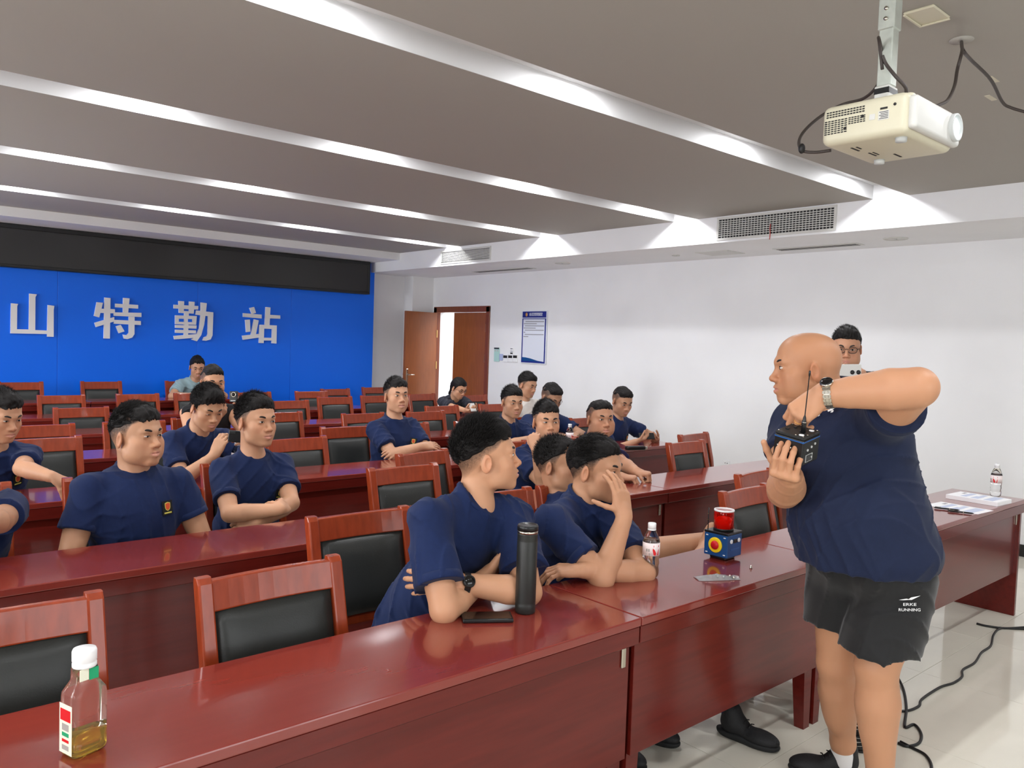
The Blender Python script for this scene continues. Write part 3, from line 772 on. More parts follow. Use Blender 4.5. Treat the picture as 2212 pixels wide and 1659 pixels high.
G().box((-0.021, -0.021, 0.075), (0.021, 0.021, 0.33), 0.003).build('lower_tube', 'galvanised', mt)
G().box((-0.025, -0.025, 0.24), (0.025, 0.025, ZC-2.352), 0.003).build('upper_tube', 'galvanised', mt)
G().box((-0.07, -0.07, ZC-2.352-0.008), (0.07, 0.07, ZC-2.352), 0.002).build('ceiling_plate', 'galvanised', mt)
for z in (0.27, 0.30, 0.42): G().lathe([(0.006, 0), (0.006, 0.005), (0.001, 0.006)], 8, origin=(-0.025, 0, z), axis=(-1, 0, 0)).build('bolt', 'steel', mt)
def smooth_path(pts, n=8):
    P = [Vector(p) for p in pts]; out = []
    Q = [P[0]*2-P[1]]+P+[P[-1]*2-P[-2]]
    for i in range(1, len(Q)-2):
        for k in range(n):
            t = k/n; a, b, c, d_ = Q[i-1], Q[i], Q[i+1], Q[i+2]
            out.append(0.5*((2*b)+(c-a)*t+(2*a-5*b+4*c-d_)*t*t+(3*b-a-3*c+d_)*t**3))
    out.append(P[-1]); return out
def cable(name, label, pts, r, m, n=8, cat='cable'):
    return tag(G().tube(smooth_path(pts, n), r, 8).build(name, m), label, cat)
A = lambda px, py, d: tuple(at(px, py, d=d))
cable('power_cable', 'dark power cable looping from the pole round the back of the projector', [A(1906, 150, 2.33), A(1900, 95, 2.33), A(1898, 82, 2.36), A(1904, 110, 2.40), A(1903, 150, 2.42), A(1895, 185, 2.46), A(1865, 213, 2.55), A(1820, 226, 2.62), A(1775, 250, 2.62), A(1740, 280, 2.60), A(1726, 305, 2.58), A(1733, 325, 2.57), A(1760, 329, 2.55), A(1795, 325, 2.52)], 0.005, 'cable_brown')
p_ = at(1732, 321, d=2.565); tag(G().ball(p_, 0.011, 10, sc=(1, 1, 1.5)).build('cable_clip', 'cable'), 'black clip on the cable behind the projector', 'clip')
cable('signal_cable', 'dark cable curving down from the pole to the projector top', [A(1906, 120, 2.32), A(1915, 140, 2.32), A(1935, 165, 2.30), A(1955, 187, 2.30), A(1958, 200, 2.31)], 0.005, 'cable_brown')
cable('ceiling_cable', 'dark cable hanging from the ceiling hole down behind the projector', [tuple(at(2077, 90, z=ZC)), A(2078, 110, 2.75), A(2068, 150, 2.70), A(2062, 185, 2.66), A(2048, 215, 2.6), A(2030, 226, 2.56), A(2015, 232, 2.54)], 0.0055, 'cable_brown')
cable('ceiling_cable', 'dark cable taped along the ceiling towards the right edge', [tuple(at(2077, 90, z=ZC-0.005)), A(2080, 108, 2.80), A(2098, 130, 2.95), A(2140, 172, 3.12), A(2165, 220, 3.3), A(2185, 233, 3.33), A(2230, 246, 3.3)], 0.006, 'cable_brown')
for k, (px, py) in enumerate(((2145, 171), (2140, 211))):
    p_ = at(px, py, z=ZC); tag(G().box((p_[0]-0.05, p_[1]-0.012, ZC-0.002), (p_[0]+0.05, p_[1]+0.012, ZC)).build('tape', 'cream_plastic'), 'strip of tape on the ceiling by the right cable, %s' % ('upper' if k == 0 else 'lower'), 'tape')
p_ = at(2077, 86, z=ZC); tag(G().lathe([(0.045, 0), (0.045, -0.004), (0.001, -0.005)], 20, origin=(p_[0], p_[1], ZC)).build('cable_rosette', 'ceiling_white'), 'round cover where the cables leave the ceiling', 'cover')
# ------------------------------------------------------------------ people: smooth implicit surfaces meshed on a grid
V3 = lambda *a: np.array(a, float)
def nrm(v): v = np.asarray(v, float); return v/max(1e-9, np.linalg.norm(v))
class Field:
    def __init__(self, lo, hi, h):
        self.h = h; self.lo = np.asarray(lo, float)
        self.n = np.ceil((np.asarray(hi, float)-self.lo)/h).astype(int)+2
        self.f = np.full(self.n, 0.06, np.float32)
        self.ax = [(self.lo[i]+h*np.arange(self.n[i])).astype(np.float32) for i in range(3)]
    def window(self, lo, hi):
        a = np.clip(np.floor((np.asarray(lo)-self.lo)/self.h).astype(int), 0, self.n)
        b = np.clip(np.ceil((np.asarray(hi)-self.lo)/self.h).astype(int)+1, 0, self.n)
        if np.any(b-a < 1): return None
        sl = tuple(slice(a[i], b[i]) for i in range(3))
        return sl, self.ax[0][sl[0]][:, None, None], self.ax[1][sl[1]][None, :, None], self.ax[2][sl[2]][None, None, :]
    def apply(self, prim):
        kind, prm, k, op = prim; m = k+3*self.h+0.004
        if kind == 'rc':
            a, b, ra, rb, cut = prm; r = max(ra, rb)
            w = self.window(np.minimum(a, b)-r-m, np.maximum(a, b)+r+m)
            if w is None: return
            sl, X, Y, Z = w; d = (b-a); bb = max(1e-9, float(d@d))
            dx, dy, dz = X-np.float32(a[0]), Y-np.float32(a[1]), Z-np.float32(a[2])
            t = np.clip((dx*np.float32(d[0]/bb)+dy*np.float32(d[1]/bb)+dz*np.float32(d[2]/bb)), 0, 1)
            v = np.sqrt((dx-t*np.float32(d[0]))**2+(dy-t*np.float32(d[1]))**2+(dz-t*np.float32(d[2]))**2)-(np.float32(ra)+t*np.float32(rb-ra))
            if cut is not None:
                nn, c = cut; v = np.maximum(v, X*np.float32(nn[0])+Y*np.float32(nn[1])+Z*np.float32(nn[2])-np.float32(c))
        else:
            c, R, r, cut = prm; rr = float(np.max(r))
            ext = np.sqrt(((R.T*r)**2).sum(1))
            w = self.window(c-ext-m, c+ext+m)
            if w is None: return
            sl, X, Y, Z = w; dx, dy, dz = X-np.float32(c[0]), Y-np.float32(c[1]), Z-np.float32(c[2])
            q0 = q1 = 0
            for i in range(3):
                l = dx*np.float32(R[i][0])+dy*np.float32(R[i][1])+dz*np.float32(R[i][2])
                q0 = q0+(l/np.float32(r[i]))**2; q1 = q1+(l/np.float32(r[i]**2))**2
            q0 = np.sqrt(q0); q1 = np.sqrt(q1)+np.float32(1e-6)
            v = q0*(q0-1)/q1
            if cut is not None:
                nn, cc = cut; v = np.maximum(v, X*np.float32(nn[0])+Y*np.float32(nn[1])+Z*np.float32(nn[2])-np.float32(cc))
        a = self.f[sl]
        if op == '+':
            if k > 0:
                hh = np.clip(0.5+0.5*(v-a)/k, 0, 1); self.f[sl] = v+(a-v)*hh-k*hh*(1-hh)
            else: self.f[sl] = np.minimum(a, v)
        else:
            if k > 0:
                hh = np.clip(0.5-0.5*(a+v)/k, 0, 1); self.f[sl] = a+(-v-a)*hh+k*hh*(1-hh)
            else: self.f[sl] = np.maximum(a, -v)
    def displace(self, fn):
        m = np.abs(self.f) < 0.02
        I = np.nonzero(m)
        P = np.stack([self.ax[i][I[i]] for i in range(3)], 1).astype(np.float32)
        self.f[I] += fn(P).astype(np.float32)
    def clip(self, fn, k=0.006):
        """intersect with fn(P) < 0"""
        I = np.nonzero(self.f < 0.02)
        P = np.stack([self.ax[i][I[i]] for i in range(3)], 1).astype(np.float32)
        b = fn(P).astype(np.float32); a = self.f[I]
        hh = np.clip(0.5-0.5*(b-a)/k, 0, 1); self.f[I] = b+(a-b)*hh+k*hh*(1-hh)
    def extract(self):
        f = self.f; f[0] = f[-1] = 0.05; f[:, 0] = f[:, -1] = 0.05; f[:, :, 0] = f[:, :, -1] = 0.05
        s = f < 0
        c = s[:-1, :-1, :-1].astype(np.int8)
        for (i, j, k) in ((1,0,0),(0,1,0),(0,0,1),(1,1,0),(1,0,1),(0,1,1),(1,1,1)):
            c = c+s[i:s.shape[0]-1+i, j:s.shape[1]-1+j, k:s.shape[2]-1+k]
        I = np.nonzero((c > 0) & (c < 8)); n = len(I[0])
        idx = np.full(c.shape, -1, np.int32); idx[I] = np.arange(n)
        acc = np.zeros((n, 3)); cnt = np.zeros(n)
        cor = [(0,0,0),(1,0,0),(0,1,0),(1,1,0),(0,0,1),(1,0,1),(0,1,1),(1,1,1)]
        val = [f[I[0]+a, I[1]+b, I[2]+d] for a, b, d in cor]
        for (p, q) in ((0,1),(2,3),(4,5),(6,7),(0,2),(1,3),(4,6),(5,7),(0,4),(1,5),(2,6),(3,7)):
            m = (val[p] < 0) != (val[q] < 0)
            t = val[p][m]/(val[p][m]-val[q][m])
            A_, B_ = np.array(cor[p], float), np.array(cor[q], float)
            acc[m] += A_+(B_-A_)*t[:, None]; cnt[m] += 1
        verts = self.lo+self.h*(np.stack(I, 1)+acc/cnt[:, None])
        quads = []
        for ax in range(3):
            o = [0, 0, 0]; o[ax] = 1
            a = s[:s.shape[0]-o[0], :s.shape[1]-o[1], :s.shape[2]-o[2]]; b = s[o[0]:, o[1]:, o[2]:]
            J = np.nonzero(a != b)
            if len(J[0]) == 0: continue
            u, w = [(1, 2), (2, 0), (0, 1)][ax]
            ok = (J[u] > 0) & (J[w] > 0) & (J[u] < s.shape[u]-1) & (J[w] < s.shape[w]-1)
            J = [j[ok] for j in J]
            flip = a[tuple(J)]
            def cell(du, dw):
                K = [J[0].copy(), J[1].copy(), J[2].copy()]; K[u] -= du; K[w] -= dw
                return idx[K[0], K[1], K[2]]
            q = np.stack([cell(1, 1), cell(0, 1), cell(0, 0), cell(1, 0)], 1)
            q[~flip] = q[~flip][:, ::-1]
            quads.append(q)
        return verts, np.concatenate(quads)
def np_mesh(name, verts, quads, mats, cols=None, mi=None, smooth=True):
    me = bpy.data.meshes.new(name)
    me.vertices.add(len(verts)); me.vertices.foreach_set('co', np.asarray(verts, np.float32).ravel())
    me.loops.add(quads.size); me.loops.foreach_set('vertex_index', quads.astype(np.int32).ravel())
    k = quads.shape[1]
    me.polygons.add(len(quads)); me.polygons.foreach_set('loop_start', np.arange(0, quads.size, k, dtype=np.int32))
    me.polygons.foreach_set('loop_total', np.full(len(quads), k, np.int32))
    if smooth: me.polygons.foreach_set('use_smooth', np.ones(len(quads), bool))
    if mi is not None: me.polygons.foreach_set('material_index', mi.astype(np.int32))
    for m in (mats if isinstance(mats, (list, tuple)) else [mats]): me.materials.append(MATS[m])
    if cols is not None:
        at_ = me.attributes.new('col', 'FLOAT_COLOR', 'POINT')
        c4 = np.ones((len(verts), 4), np.float32); c4[:, :3] = cols
        at_.data.foreach_set('color', c4.ravel())
    me.update(); me.validate()
    return me
def bounds(prims, pad):
    lo = np.full(3, 1e9); hi = np.full(3, -1e9)
    for kind, prm, k, op in prims:
        if op != '+': continue
        if kind == 'rc': a, b, ra, rb, _ = prm; r = max(ra, rb); l, h = np.minimum(a, b)-r, np.maximum(a, b)+r
        else:
            c, R, r, _ = prm; ext = np.sqrt(((R.T*r)**2).sum(1)); l, h = c-ext, c+ext
        lo = np.minimum(lo, l); hi = np.maximum(hi, h)
    return lo-pad, hi+pad
def rc(a, b, ra, rb, k=0.02, op='+', cut=None): return ('rc', (np.asarray(a, float), np.asarray(b, float), ra, rb, cut), k, op)
def el(c, R, r, k=0.02, op='+', cut=None): return ('el', (np.asarray(c, float), np.asarray(R, float), np.asarray(r, float), cut), k, op)
def solid_groups(groups, h, pad=0.03, k=.003):
    lo, hi = bounds([p for g in groups for p in g], pad)
    A = Field(lo, hi, h)
    for p in groups[0]: A.apply(p)
    for gr in groups[1:]:
        l2, h2 = bounds(gr, .02)
        a = np.clip(np.floor((l2-A.lo)/h).astype(int), 0, A.n-2); b = np.clip(np.ceil((h2-A.lo)/h).astype(int)+1, a+2, A.n)
        F = Field(A.lo+h*a, A.lo+h*(b-3), h); F.n = b-a; F.f = np.full(F.n, .06, np.float32)
        F.ax = [A.ax[t][a[t]:b[t]] for t in range(3)]; F.lo = A.lo+h*a
        for p in gr: F.apply(p)
        sl = tuple(slice(a[t], b[t]) for t in range(3)); Af = A.f[sl]
        hh = np.clip(0.5+0.5*(F.f-Af)/k, 0, 1); A.f[sl] = F.f+(Af-F.f)*hh-k*hh*(1-hh)
    return A.extract()
def solid(prims, h, pad=0.03, disp=None, clip=None):
    lo, hi = bounds(prims, pad)
    F = Field(lo, hi, h)
    for p in prims: F.apply(p)
    if clip is not None: F.clip(clip)
    if disp is not None: F.displace(disp)
    return F.extract()
def solid2(groups, h, pad=0.03, disp=None, k=.004):
    lo, hi = bounds([p for g in groups for p in g], pad); A = None
    for gr in groups:
        F = Field(lo, hi, h)
        for p in gr: F.apply(p)
        if A is None: A = F
        else:
            hh = np.clip(0.5+0.5*(F.f-A.f)/k, 0, 1); A.f = F.f+(A.f-F.f)*hh-k*hh*(1-hh)
    if disp is not None: A.displace(disp)
    return A.extract()
def waves(seed, freq, amp, n=10, stretch=None):
    r = np.random.default_rng(seed)
    D = r.normal(size=(n, 3)); D /= np.linalg.norm(D, axis=1)[:, None]
    if stretch is not None: D = D*np.asarray(stretch)
    Fq = freq*r.uniform(0.6, 1.6, n); ph = r.uniform(0, 6.28, n)
    def fn(P):
        s = 0
        for i in range(n): s = s+np.sin(P@(D[i]*Fq[i]).astype(np.float32)+ph[i])
        return amp*s/math.sqrt(n)
    return fn
def folds(seed, amp, up, fwd, n=7):
    """cloth folds: narrow raised ridges that come and go"""
    r = np.random.default_rng(seed); W = []
    for i in range(n):
        d = nrm(r.normal(size=3)*np.array([1, 1, .8])); d2 = nrm(r.normal(size=3)); d3 = nrm(r.normal(size=3))
        W.append(((d*r.uniform(26, 46)).astype(np.float32), (d2*r.uniform(9, 16)).astype(np.float32), (d3*r.uniform(7, 13)).astype(np.float32), r.uniform(0, 6.28), r.uniform(0, 6.28), r.uniform(0, 6.28)))
    def fn(P):
        s = np.zeros(len(P), np.float32)
        for (a, b, c, p1, p2, p3) in W:
            rid = (1-np.abs(np.sin(P@a+1.3*np.sin(P@b+p2)+p1)))**3
            s += rid*np.clip(np.sin(P@c+p3)*1.4-.35, 0, 1)
        return -amp*s
    return fn
I3 = np.eye(3)
for nm, c, r, sp in (('skin', lin(200, 150, 116), 0.48, 0.4),):
    mat(nm, c, r, spec=sp, attr='col', bump=0.06, bscale=500, sss=0.12)
mat('hair_black', lin(22, 19, 18), 0.6, spec=0.25, bump=0.5, bscale=260)
mat('brow', lin(36, 28, 25), 0.6)
mat('eye_white', lin(206, 196, 188), 0.25)
mat('iris', lin(26, 16, 12), 0.12)
mat('navy', lin(19, 35, 74), 0.78, noise=0.06, nscale=60, bump=0.12, bscale=420, sheen=0.06, spec=0.25)
mat('navy_polo', lin(21, 31, 58), 0.72, noise=0.05, nscale=60, bump=0.12, bscale=420, sheen=0.06, spec=0.25)
mat('navy_faded', lin(38, 38, 76), 0.78, noise=0.06, nscale=60, bump=0.12, bscale=420, sheen=0.06, spec=0.25)
mat('black_cloth', lin(20, 20, 23), 0.75, bump=0.12, bscale=420, sheen=0.06, spec=0.25)
mat('charcoal_cloth', lin(48, 50, 60), 0.8, bump=0.12, bscale=420, sheen=0.06, spec=0.25)
mat('white_cloth', lin(226, 222, 216), 0.8, bump=0.12, bscale=420)
mat('teal_cloth', lin(146, 172, 178), 0.8, bump=0.12, bscale=420)
mat('dark_trouser', lin(22, 24, 34), 0.8, bump=0.12, bscale=420)
mat('shorts_black', lin(25, 25, 26), 0.7, bump=0.1, bscale=420, sheen=0.2, spec=0.3)
mat('sock_white', lin(232, 230, 228), 0.85, bump=0.4, bscale=600)
mat('shoe_black', lin(24, 24, 26), 0.6, bump=0.4, bscale=300)
mat('sole', lin(30, 31, 32), 0.7)
mat('badge_red', lin(214, 84, 44), 0.6)
mat('badge_black', lin(14, 14, 18), 0.7)
mat('badge_yellow', lin(214, 206, 96), 0.6)
mat('lens_clear', (0.9, 0.92, 0.95, 1), 0.03, spec=0.6, trans=1.0, ior=1.05)
SKIN = np.array(lin(196, 150, 119)[:3])
HAIRC = np.array(lin(30, 25, 23)[:3])

class Head:
    """local axes: x = the person's right, y = forward, z = up; origin between the eyes' level and the ears"""
    def __init__(self, c, face, up=(0, 0, 1), s=1.0, roll=0.0):
        f = nrm(face); u = np.asarray(up, float); r = nrm(np.cross(f, u)); u = np.cross(r, f)
        if roll:
            r, u = r*math.cos(roll)+u*math.sin(roll), -r*math.sin(roll)+u*math.cos(roll)
        self.R = np.array([r, f, u]); self.c = np.asarray(c, float); self.s = s
    def w(self, x, y, z): return self.c+self.s*(x*self.R[0]+y*self.R[1]+z*self.R[2])
    def loc(self, P): return ((P-self.c)@self.R.T)/self.s
    def e(self, c, r, k=0.02, op='+', rot=None):
        R = self.R if rot is None else rot@self.R
        return el(self.w(*c), R, np.asarray(r)*self.s, k*self.s, op)
    def q(self, a, b, ra, rb, k=0.02, op='+'): return rc(self.w(*a), self.w(*b), ra*self.s, rb*self.s, k*self.s, op)
def rotm(axis, a):
    return np.array(Matrix.Rotation(a, 3, axis))
def head_prims(H, fat=1.0, jaw=1.0, nose=1.0, chin=1.0, ear=1.0, mouth_open=0.0):
    e, q = H.e, H.q
    L = [e((0, -.015, .036), (.077, .096, .079)), e((0, -.040, .000), (.066, .058, .062), .03),
         e((0, .028, .036), (.064*(.5+.5*fat), .063, .064), .03),
         e((0, .033, -.030), (.059*fat, .058, .074), .03),
         e((0, .018, -.070), (.053*fat*jaw, .060, .042), .03),
         e((0, .070, -.102), (.026*chin, .018, .017), .025)]
    for s in (-1, 1):
        L += [q((s*.050*fat*jaw, -.004, -.052), (s*.046*fat*jaw, .014, -.083), .015, .014, .02), q((s*.046*fat*jaw, .014, -.083), (s*.016, .070, -.106), .014, .013, .022)]
    if fat > 1.08:
        for s in (-1, 1): L.append(e((s*.042*fat, .036, -.066), (.026*fat, .034, .032), .03))
    for s in (-1, 1):
        L += [e((s*.046*fat, .056, -.030), (.021, .024, .020), .025), e((s*.032*fat, .046, -.062), (.026, .030, .032), .03)]
    L += [q((-.040, .078, .019), (0, .087, .017), .010, .011, .02), q((.040, .078, .019), (0, .087, .017), .010, .011, .02)]
    for s in (-1, 1):
        L += [e((s*.032, .103, -.001), (.0185, .015, .0105), .012, '-'),
              e((s*.032, .0785, -.001), (.017, .0125, .0115), .005)]
    L += [e((0, .077, -.067), (.031, .022, .025), .02),
          q((0, .088, .003), (0, .106, -.034), .0075, .0105*nose, .012), e((0, .109, -.037), (.0125*nose, .010, .0095), .008)]
    for s in (-1, 1):
        L += [e((s*.0145*nose, .098, -.0415), (.0085*nose, .0105, .0080), .007)]
        L += [q((s*.022, .0845, -.0685), (0, .0975, -.0665), .0042, .0062, .008), q((s*.018, .0845, -.0765-mouth_open), (0, .0955, -.0785-mouth_open), .0045, .0072, .008)]
    for s in (-1, 1):
        L += [q((s*.022, .0905, -.0715-mouth_open*.4), (0, .1045, -.0718-mouth_open*.5), .0020+mouth_open*.3, .0024+mouth_open*.5, .004, '-')]
        L += [e((s*.0072, .105, -.0475), (.0040, .006, .0035), .003, '-')]
        rt = rotm('Z', s*math.radians(24))@rotm('X', math.radians(12))
        L += [e((s*.0800, -.010, -.012), (.0085*ear, .0195*ear, .0335*ear), .004, rot=rt),
              e((s*.0890, -.004, -.010), (.0062*ear, .0110*ear, .0190*ear), .004, '-', rot=rt),
              e((s*.0830, .0005, -.018), (.004, .004, .006), .004, '+', rot=rt)]
    return L
def head_colors(P, H, skin, buzz=None, lip=(0.60, 0.26, 0.22), stubble=0.0, brow=None):
    l = H.loc(P); x, y, z = l[:, 0], l[:, 1], l[:, 2]; ax = np.abs(x)
    C = np.tile(skin, (len(P), 1))
    def mix(mask, col, a=1.0):
        m = np.clip(mask*a, 0, 1)[:, None]; C[:] = C*(1-m)+np.asarray(col)*m
    near = (np.abs(l) < .16).all(1)
    # warm cheeks, nose, ears
    mix(near*np.exp(-((ax-.042)**2+(z+.035)**2)/.0006)*(y > .03), skin*np.array([1.04, .86, .82]), .55)
    mix(near*np.exp(-(x**2+(z+.038)**2)/.00022)*(y > .09), skin*np.array([1.03, .85, .80]), .6)
    mix(near*np.clip((ax-.0795)/.006, 0, 1)*(z < .03)*(z > -.06)*(y < .02)*(y > -.05), skin*np.array([1.05, .82, .76]), .55)
    # lips
    lipm = np.clip(1.35-((x/.0235)**2+((z+.0725)/(.0105*(1-.35*(ax/.024)))) **2), 0, 1)*(y > .080)
    mix(near*np.clip(lipm*2.2, 0, 1), np.asarray(lip)*np.array([1, 1, 1]), .62)
    if stubble:
        m = (y > .03)*np.clip((-.052-z)/.02, 0, 1)*(z > -.135)
        mix(near*m, skin*.62, stubble)
    if buzz is not None:
        mix(near*buzz(x, y, z), HAIRC)
    return C
def hairline(z, y, pts):
    """height of the hair line above a point of depth y; positive result = outside the hair"""
    ys = [p[0] for p in pts]; zs = [p[1] for p in pts]
    return np.interp(y, ys, zs)-z
FULL = [(-.13, -.070), (-.085, -.055), (-.035, -.020), (-.005, .004), (.018, -.004), (.030, .020), (.048, .048), (.070, .058), (.085, .062), (.13, .064)]
FADE = [(-.13, -.010), (-.09, .005), (-.03, .040), (.03, .048), (.055, .056), (.075, .062), (.09, .064), (.13, .066)]
HIGH = [(-.13, .030), (-.09, .038), (-.03, .052), (.04, .058), (.07, .066), (.085, .069), (.13, .070)]
LOWB = [(-.13, -.060), (-.09, -.045), (-.05, .0), (-.01, .030), (.03, .044), (.055, .056), (.075, .062), (.13, .066)]
def fade_buzz(lo=FULL, hi=FADE, dark=.75, seed=3, spread=.05):
    w = waves(seed, 520, .25, 8)
    def fn(x, y, z):
        a = np.interp(y, [p[0] for p in lo], [p[1] for p in lo]); b = np.interp(y, [p[0] for p in hi], [p[1] for p in hi])
        t = np.clip((z-a)/np.maximum(b-a+.004, .01), 0, 1)**.65
        n = w(np.stack([x, y, z], 1).astype(np.float32))*.35+np.random.default_rng(seed).normal(size=len(x))*.16
        skull = (np.abs(x) < .0795)
        side = np.clip((np.abs(x)-.030)/.02, 0, 1)+(y < 0)
        return np.clip(t*1.15+n*t, 0, 1)*dark*(z > a-.002)*skull*np.clip(side, 0, 1)*(z < .12)
    return fn
def hair_mesh(H, line, t=.010, top=.012, front=.0, seed=1, h=.0035, amp=.0022, freq=330, sweep=(1, .22, .6), part=0.0, recede=0.0, back=0.0):
    e = H.e
    L = [e((0, -.019, .036), (.0775+t, .099+t, .081+t)), e((part, -.013, .058+top*.4), (.058, .084, .060+top), .022), e((0, .030, .040), (.063+t*.8, .060+t*.5, .062+t), .03)]
    if front: L.append(e((part, .048, .086+front*.4), (.052, .040, .022+front), .025))
    if back: L.append(e((0, -.07, .0), (.062, .045+back, .05), .03))
    ws = waves(seed, freq, amp, 12, stretch=None); wl = waves(seed+9, freq*.3, amp*1.1, 8)
    st = np.array(sweep)
    def disp(P):
        l = H.loc(P)
        return ws((l*st*H.s).astype(np.float32))+wl((l*st*H.s).astype(np.float32))
    edge = waves(seed+4, 330, .0045, 8)
    def clip(P):
        l = H.loc(P); ax = np.abs(l[:, 0])
        ln = np.interp(l[:, 1], [p[0] for p in line], [p[1] for p in line])
        ln = ln+recede*np.clip(1-((ax-.036)/.02)**2, 0, 1)*(l[:, 1] > .02)*.035
        ln = ln+np.where(l[:, 1] > .045, edge((l*H.s).astype(np.float32)), 0)
        return (ln-l[:, 2])*H.s*.85
    return solid(L, h, .02, disp, clip)
def strands(H, line, n, length, seed, lean=(0, .5, .8), t=.010, top=.012, r=.0008, spread=.45, stand=.42, ymax=.09, zmin=-.2):
    """short tapered hairs standing off the hair cap"""
    g = np.random.default_rng(seed); V = []; Q = []
    cnt = 0
    while cnt < n:
        d = nrm(g.normal(size=3))
        p = np.array([0, -.018, .040])+d*np.array([.0765+t, .098+t, .080+t+top*.9*max(0, d[2])])
        ln = np.interp(p[1], [q[0] for q in line], [q[1] for q in line])
        if p[2] < ln+.004 or p[1] > ymax or p[2] < zmin: continue
        dr = nrm(d*stand+np.array(lean)*.75+g.normal(size=3)*spread*.5)
        L = length*g.uniform(.6, 1.3)*(.45+.55*np.clip((p[2]+.02)/.1, 0, 1))
        s = nrm(np.cross(dr, [.3, .2, .9])); u = np.cross(dr, s)
        b = len(V)
        for k in range(3): a = 2*PI*k/3; V.append(p-dr*.006+(s*math.cos(a)+u*math.sin(a))*r)
        mid = p+dr*L*.55
        for k in range(3): a = 2*PI*k/3; V.append(mid+(s*math.cos(a)+u*math.sin(a))*r*.7)
        V.append(p+dr*L+np.array(lean)*L*.25)
        for k in range(3): Q.append((b+k, b+(k+1) % 3, b+3+(k+1) % 3, b+3+k))
        for k in range(3): Q.append((b+3+k, b+3+(k+1) % 3, b+6, b+6))
        cnt += 1
    V = np.array(V); W = H.c+H.s*(V@H.R)
    return W, Q
def face_parts(H, root, h=1.0, brow=1.0, squint=1.0, gaze=(0, 0), down=False):
    for s in (-1, 1):
        g = G()
        Rm = Matrix([list(H.R[0]), list(H.R[1]), list(H.R[2])]).transposed().to_4x4()
        tilt = Matrix.Rotation(s*-.09, 4, 'Y')
        zz = .0046*squint*(.55 if down else 1)
        zc = -.0035 if down else -.001
        g.ball(H.w(s*.032, .0866, zc), 1.0, 14, 0, (.0138*H.s, .0062*H.s, zz*H.s), Rm@tilt)
        g.ball(H.w(s*.032+gaze[0], .0902, zc+gaze[1]), 1.0, 12, 1, (.0062*H.s, .0036*H.s, min(.0058, zz*1.04)*H.s), Rm)
        ob = g.build('eye', ['eye_white', 'iris'], root)
        g = G()
        pts = [H.w(s*.0185, .0895, zc-.001), H.w(s*.025, .0925, zc+zz*.85), H.w(s*.033, .0925, zc+zz*1.05), H.w(s*.041, .0885, zc+zz*.75), H.w(s*.0465, .083, zc+.0012)]
        g.tube(smooth_path(pts, 3), [0.0009*H.s]*13, 6)
        g.build('eyelash', 'iris', root)
        g = G()
        pts = [H.w(s*.013, .0965, .0175), H.w(s*.022, .0965, .0215), H.w(s*.034, .0925, .0250), H.w(s*.044, .0845, .0230), H.w(s*.051, .075, .0175)]
        sp = smooth_path(pts, 3); n = len(sp)
        g.tube(sp, [(.0022+.0024*math.sin(PI*min(1, .25+.75*i/(n-1))))*brow*H.s for i in range(n)], 7)
        g.build('eyebrow', 'brow', root)

# ---- hands
FING = [(-.030, .086, .044, .026, .022, .0094), (-.0105, .091, .048, .030, .023, .0098), (.0095, .088, .045, .028, .022, .0094), (.0280, .080, .036, .021, .019, .0083)]
def hand_prims(W, d, n, side, s=1.0, curl=(20, 25, 15), fc=None, thumb=(35, 25, 15), thumb_out=38, splay=4, k=.006):
    """W wrist, d towards the fingers, n out of the palm; side +1 = right hand.  x axis points to the little finger side"""
    d = nrm(d); n = np.asarray(n, float); n = nrm(n-d*(n@d)); x = np.cross(d, n)*side*-1.0
    # right hand, palm normal towards viewer, fingers up: the thumb is on the viewer's left for the palm seen -> little finger side = d x n * -side
    w = lambda a, b, c: W+s*(x*a+d*b+n*c)
    L = []
    tips = []
    for i, (fx, fy, l1, l2, l3, r) in enumerate(FING):
        base = w(fx, fy, 0.0)
        L.append(rc(w(fx*.62, .012, .0), base, .0150*s, .0118*s, .012*s))
        c = (fc[i] if fc is not None else curl)
        p = base; ang = 0; sp = math.radians(splay*(i-1.5))
        for j, ll in enumerate((l1, l2, l3)):
            ang += math.radians(c[j])
            dr = d*math.cos(ang)*math.cos(sp)+x*math.sin(sp)*math.cos(ang)+n*math.sin(ang)
            q = p+dr*ll*s
            L.append(rc(p, q, r*s*(1.0-.06*j), r*s*(.95-.08*j), k*s if j == 0 else .004*s))
            p = q
        tips.append(p)
    L.append(el(w(-.004, .052, .006), np.array([x, d, n]), np.array([.036, .040, .0135])*s, .015*s))
    L.append(el(w(-.026, .034, .012), np.array([x, d, n]), np.array([.016, .028, .015])*s, .012*s))
    p = w(-.030, .030, .010); ang = math.radians(thumb_out); a2 = math.radians(thumb[0])
    for j, (ll, r) in enumerate(((.038, .0115), (.032, .0098), (.024, .0088))):
        dr = d*math.cos(ang)*math.cos(a2)-x*math.sin(ang)*math.cos(a2)+n*math.sin(a2)
        q = p+dr*ll*s
        L.append(rc(p, q, r*s, r*.93*s, .006*s)); p = q
        if j < 2: ang -= math.radians(thumb[1+j]*.6); a2 += math.radians(thumb[1+j]*.35)
    tips.append(p)
    return L, tips
def ik(S, T, hint, l1, l2):
    S, T, hint = (np.asarray(v, float) for v in (S, T, hint))
    D = T-S; L = np.linalg.norm(D); L2 = min(L, (l1+l2)*.995); L2 = max(L2, abs(l1-l2)*1.05+.02)
    dn = D/L; T = S+dn*L2
    a = (l1*l1-l2*l2+L2*L2)/(2*L2); hgt = math.sqrt(max(1e-6, l1*l1-a*a))
    v = hint-S; v = v-dn*(v@dn); v = nrm(v)
    return S+dn*a+v*hgt, T
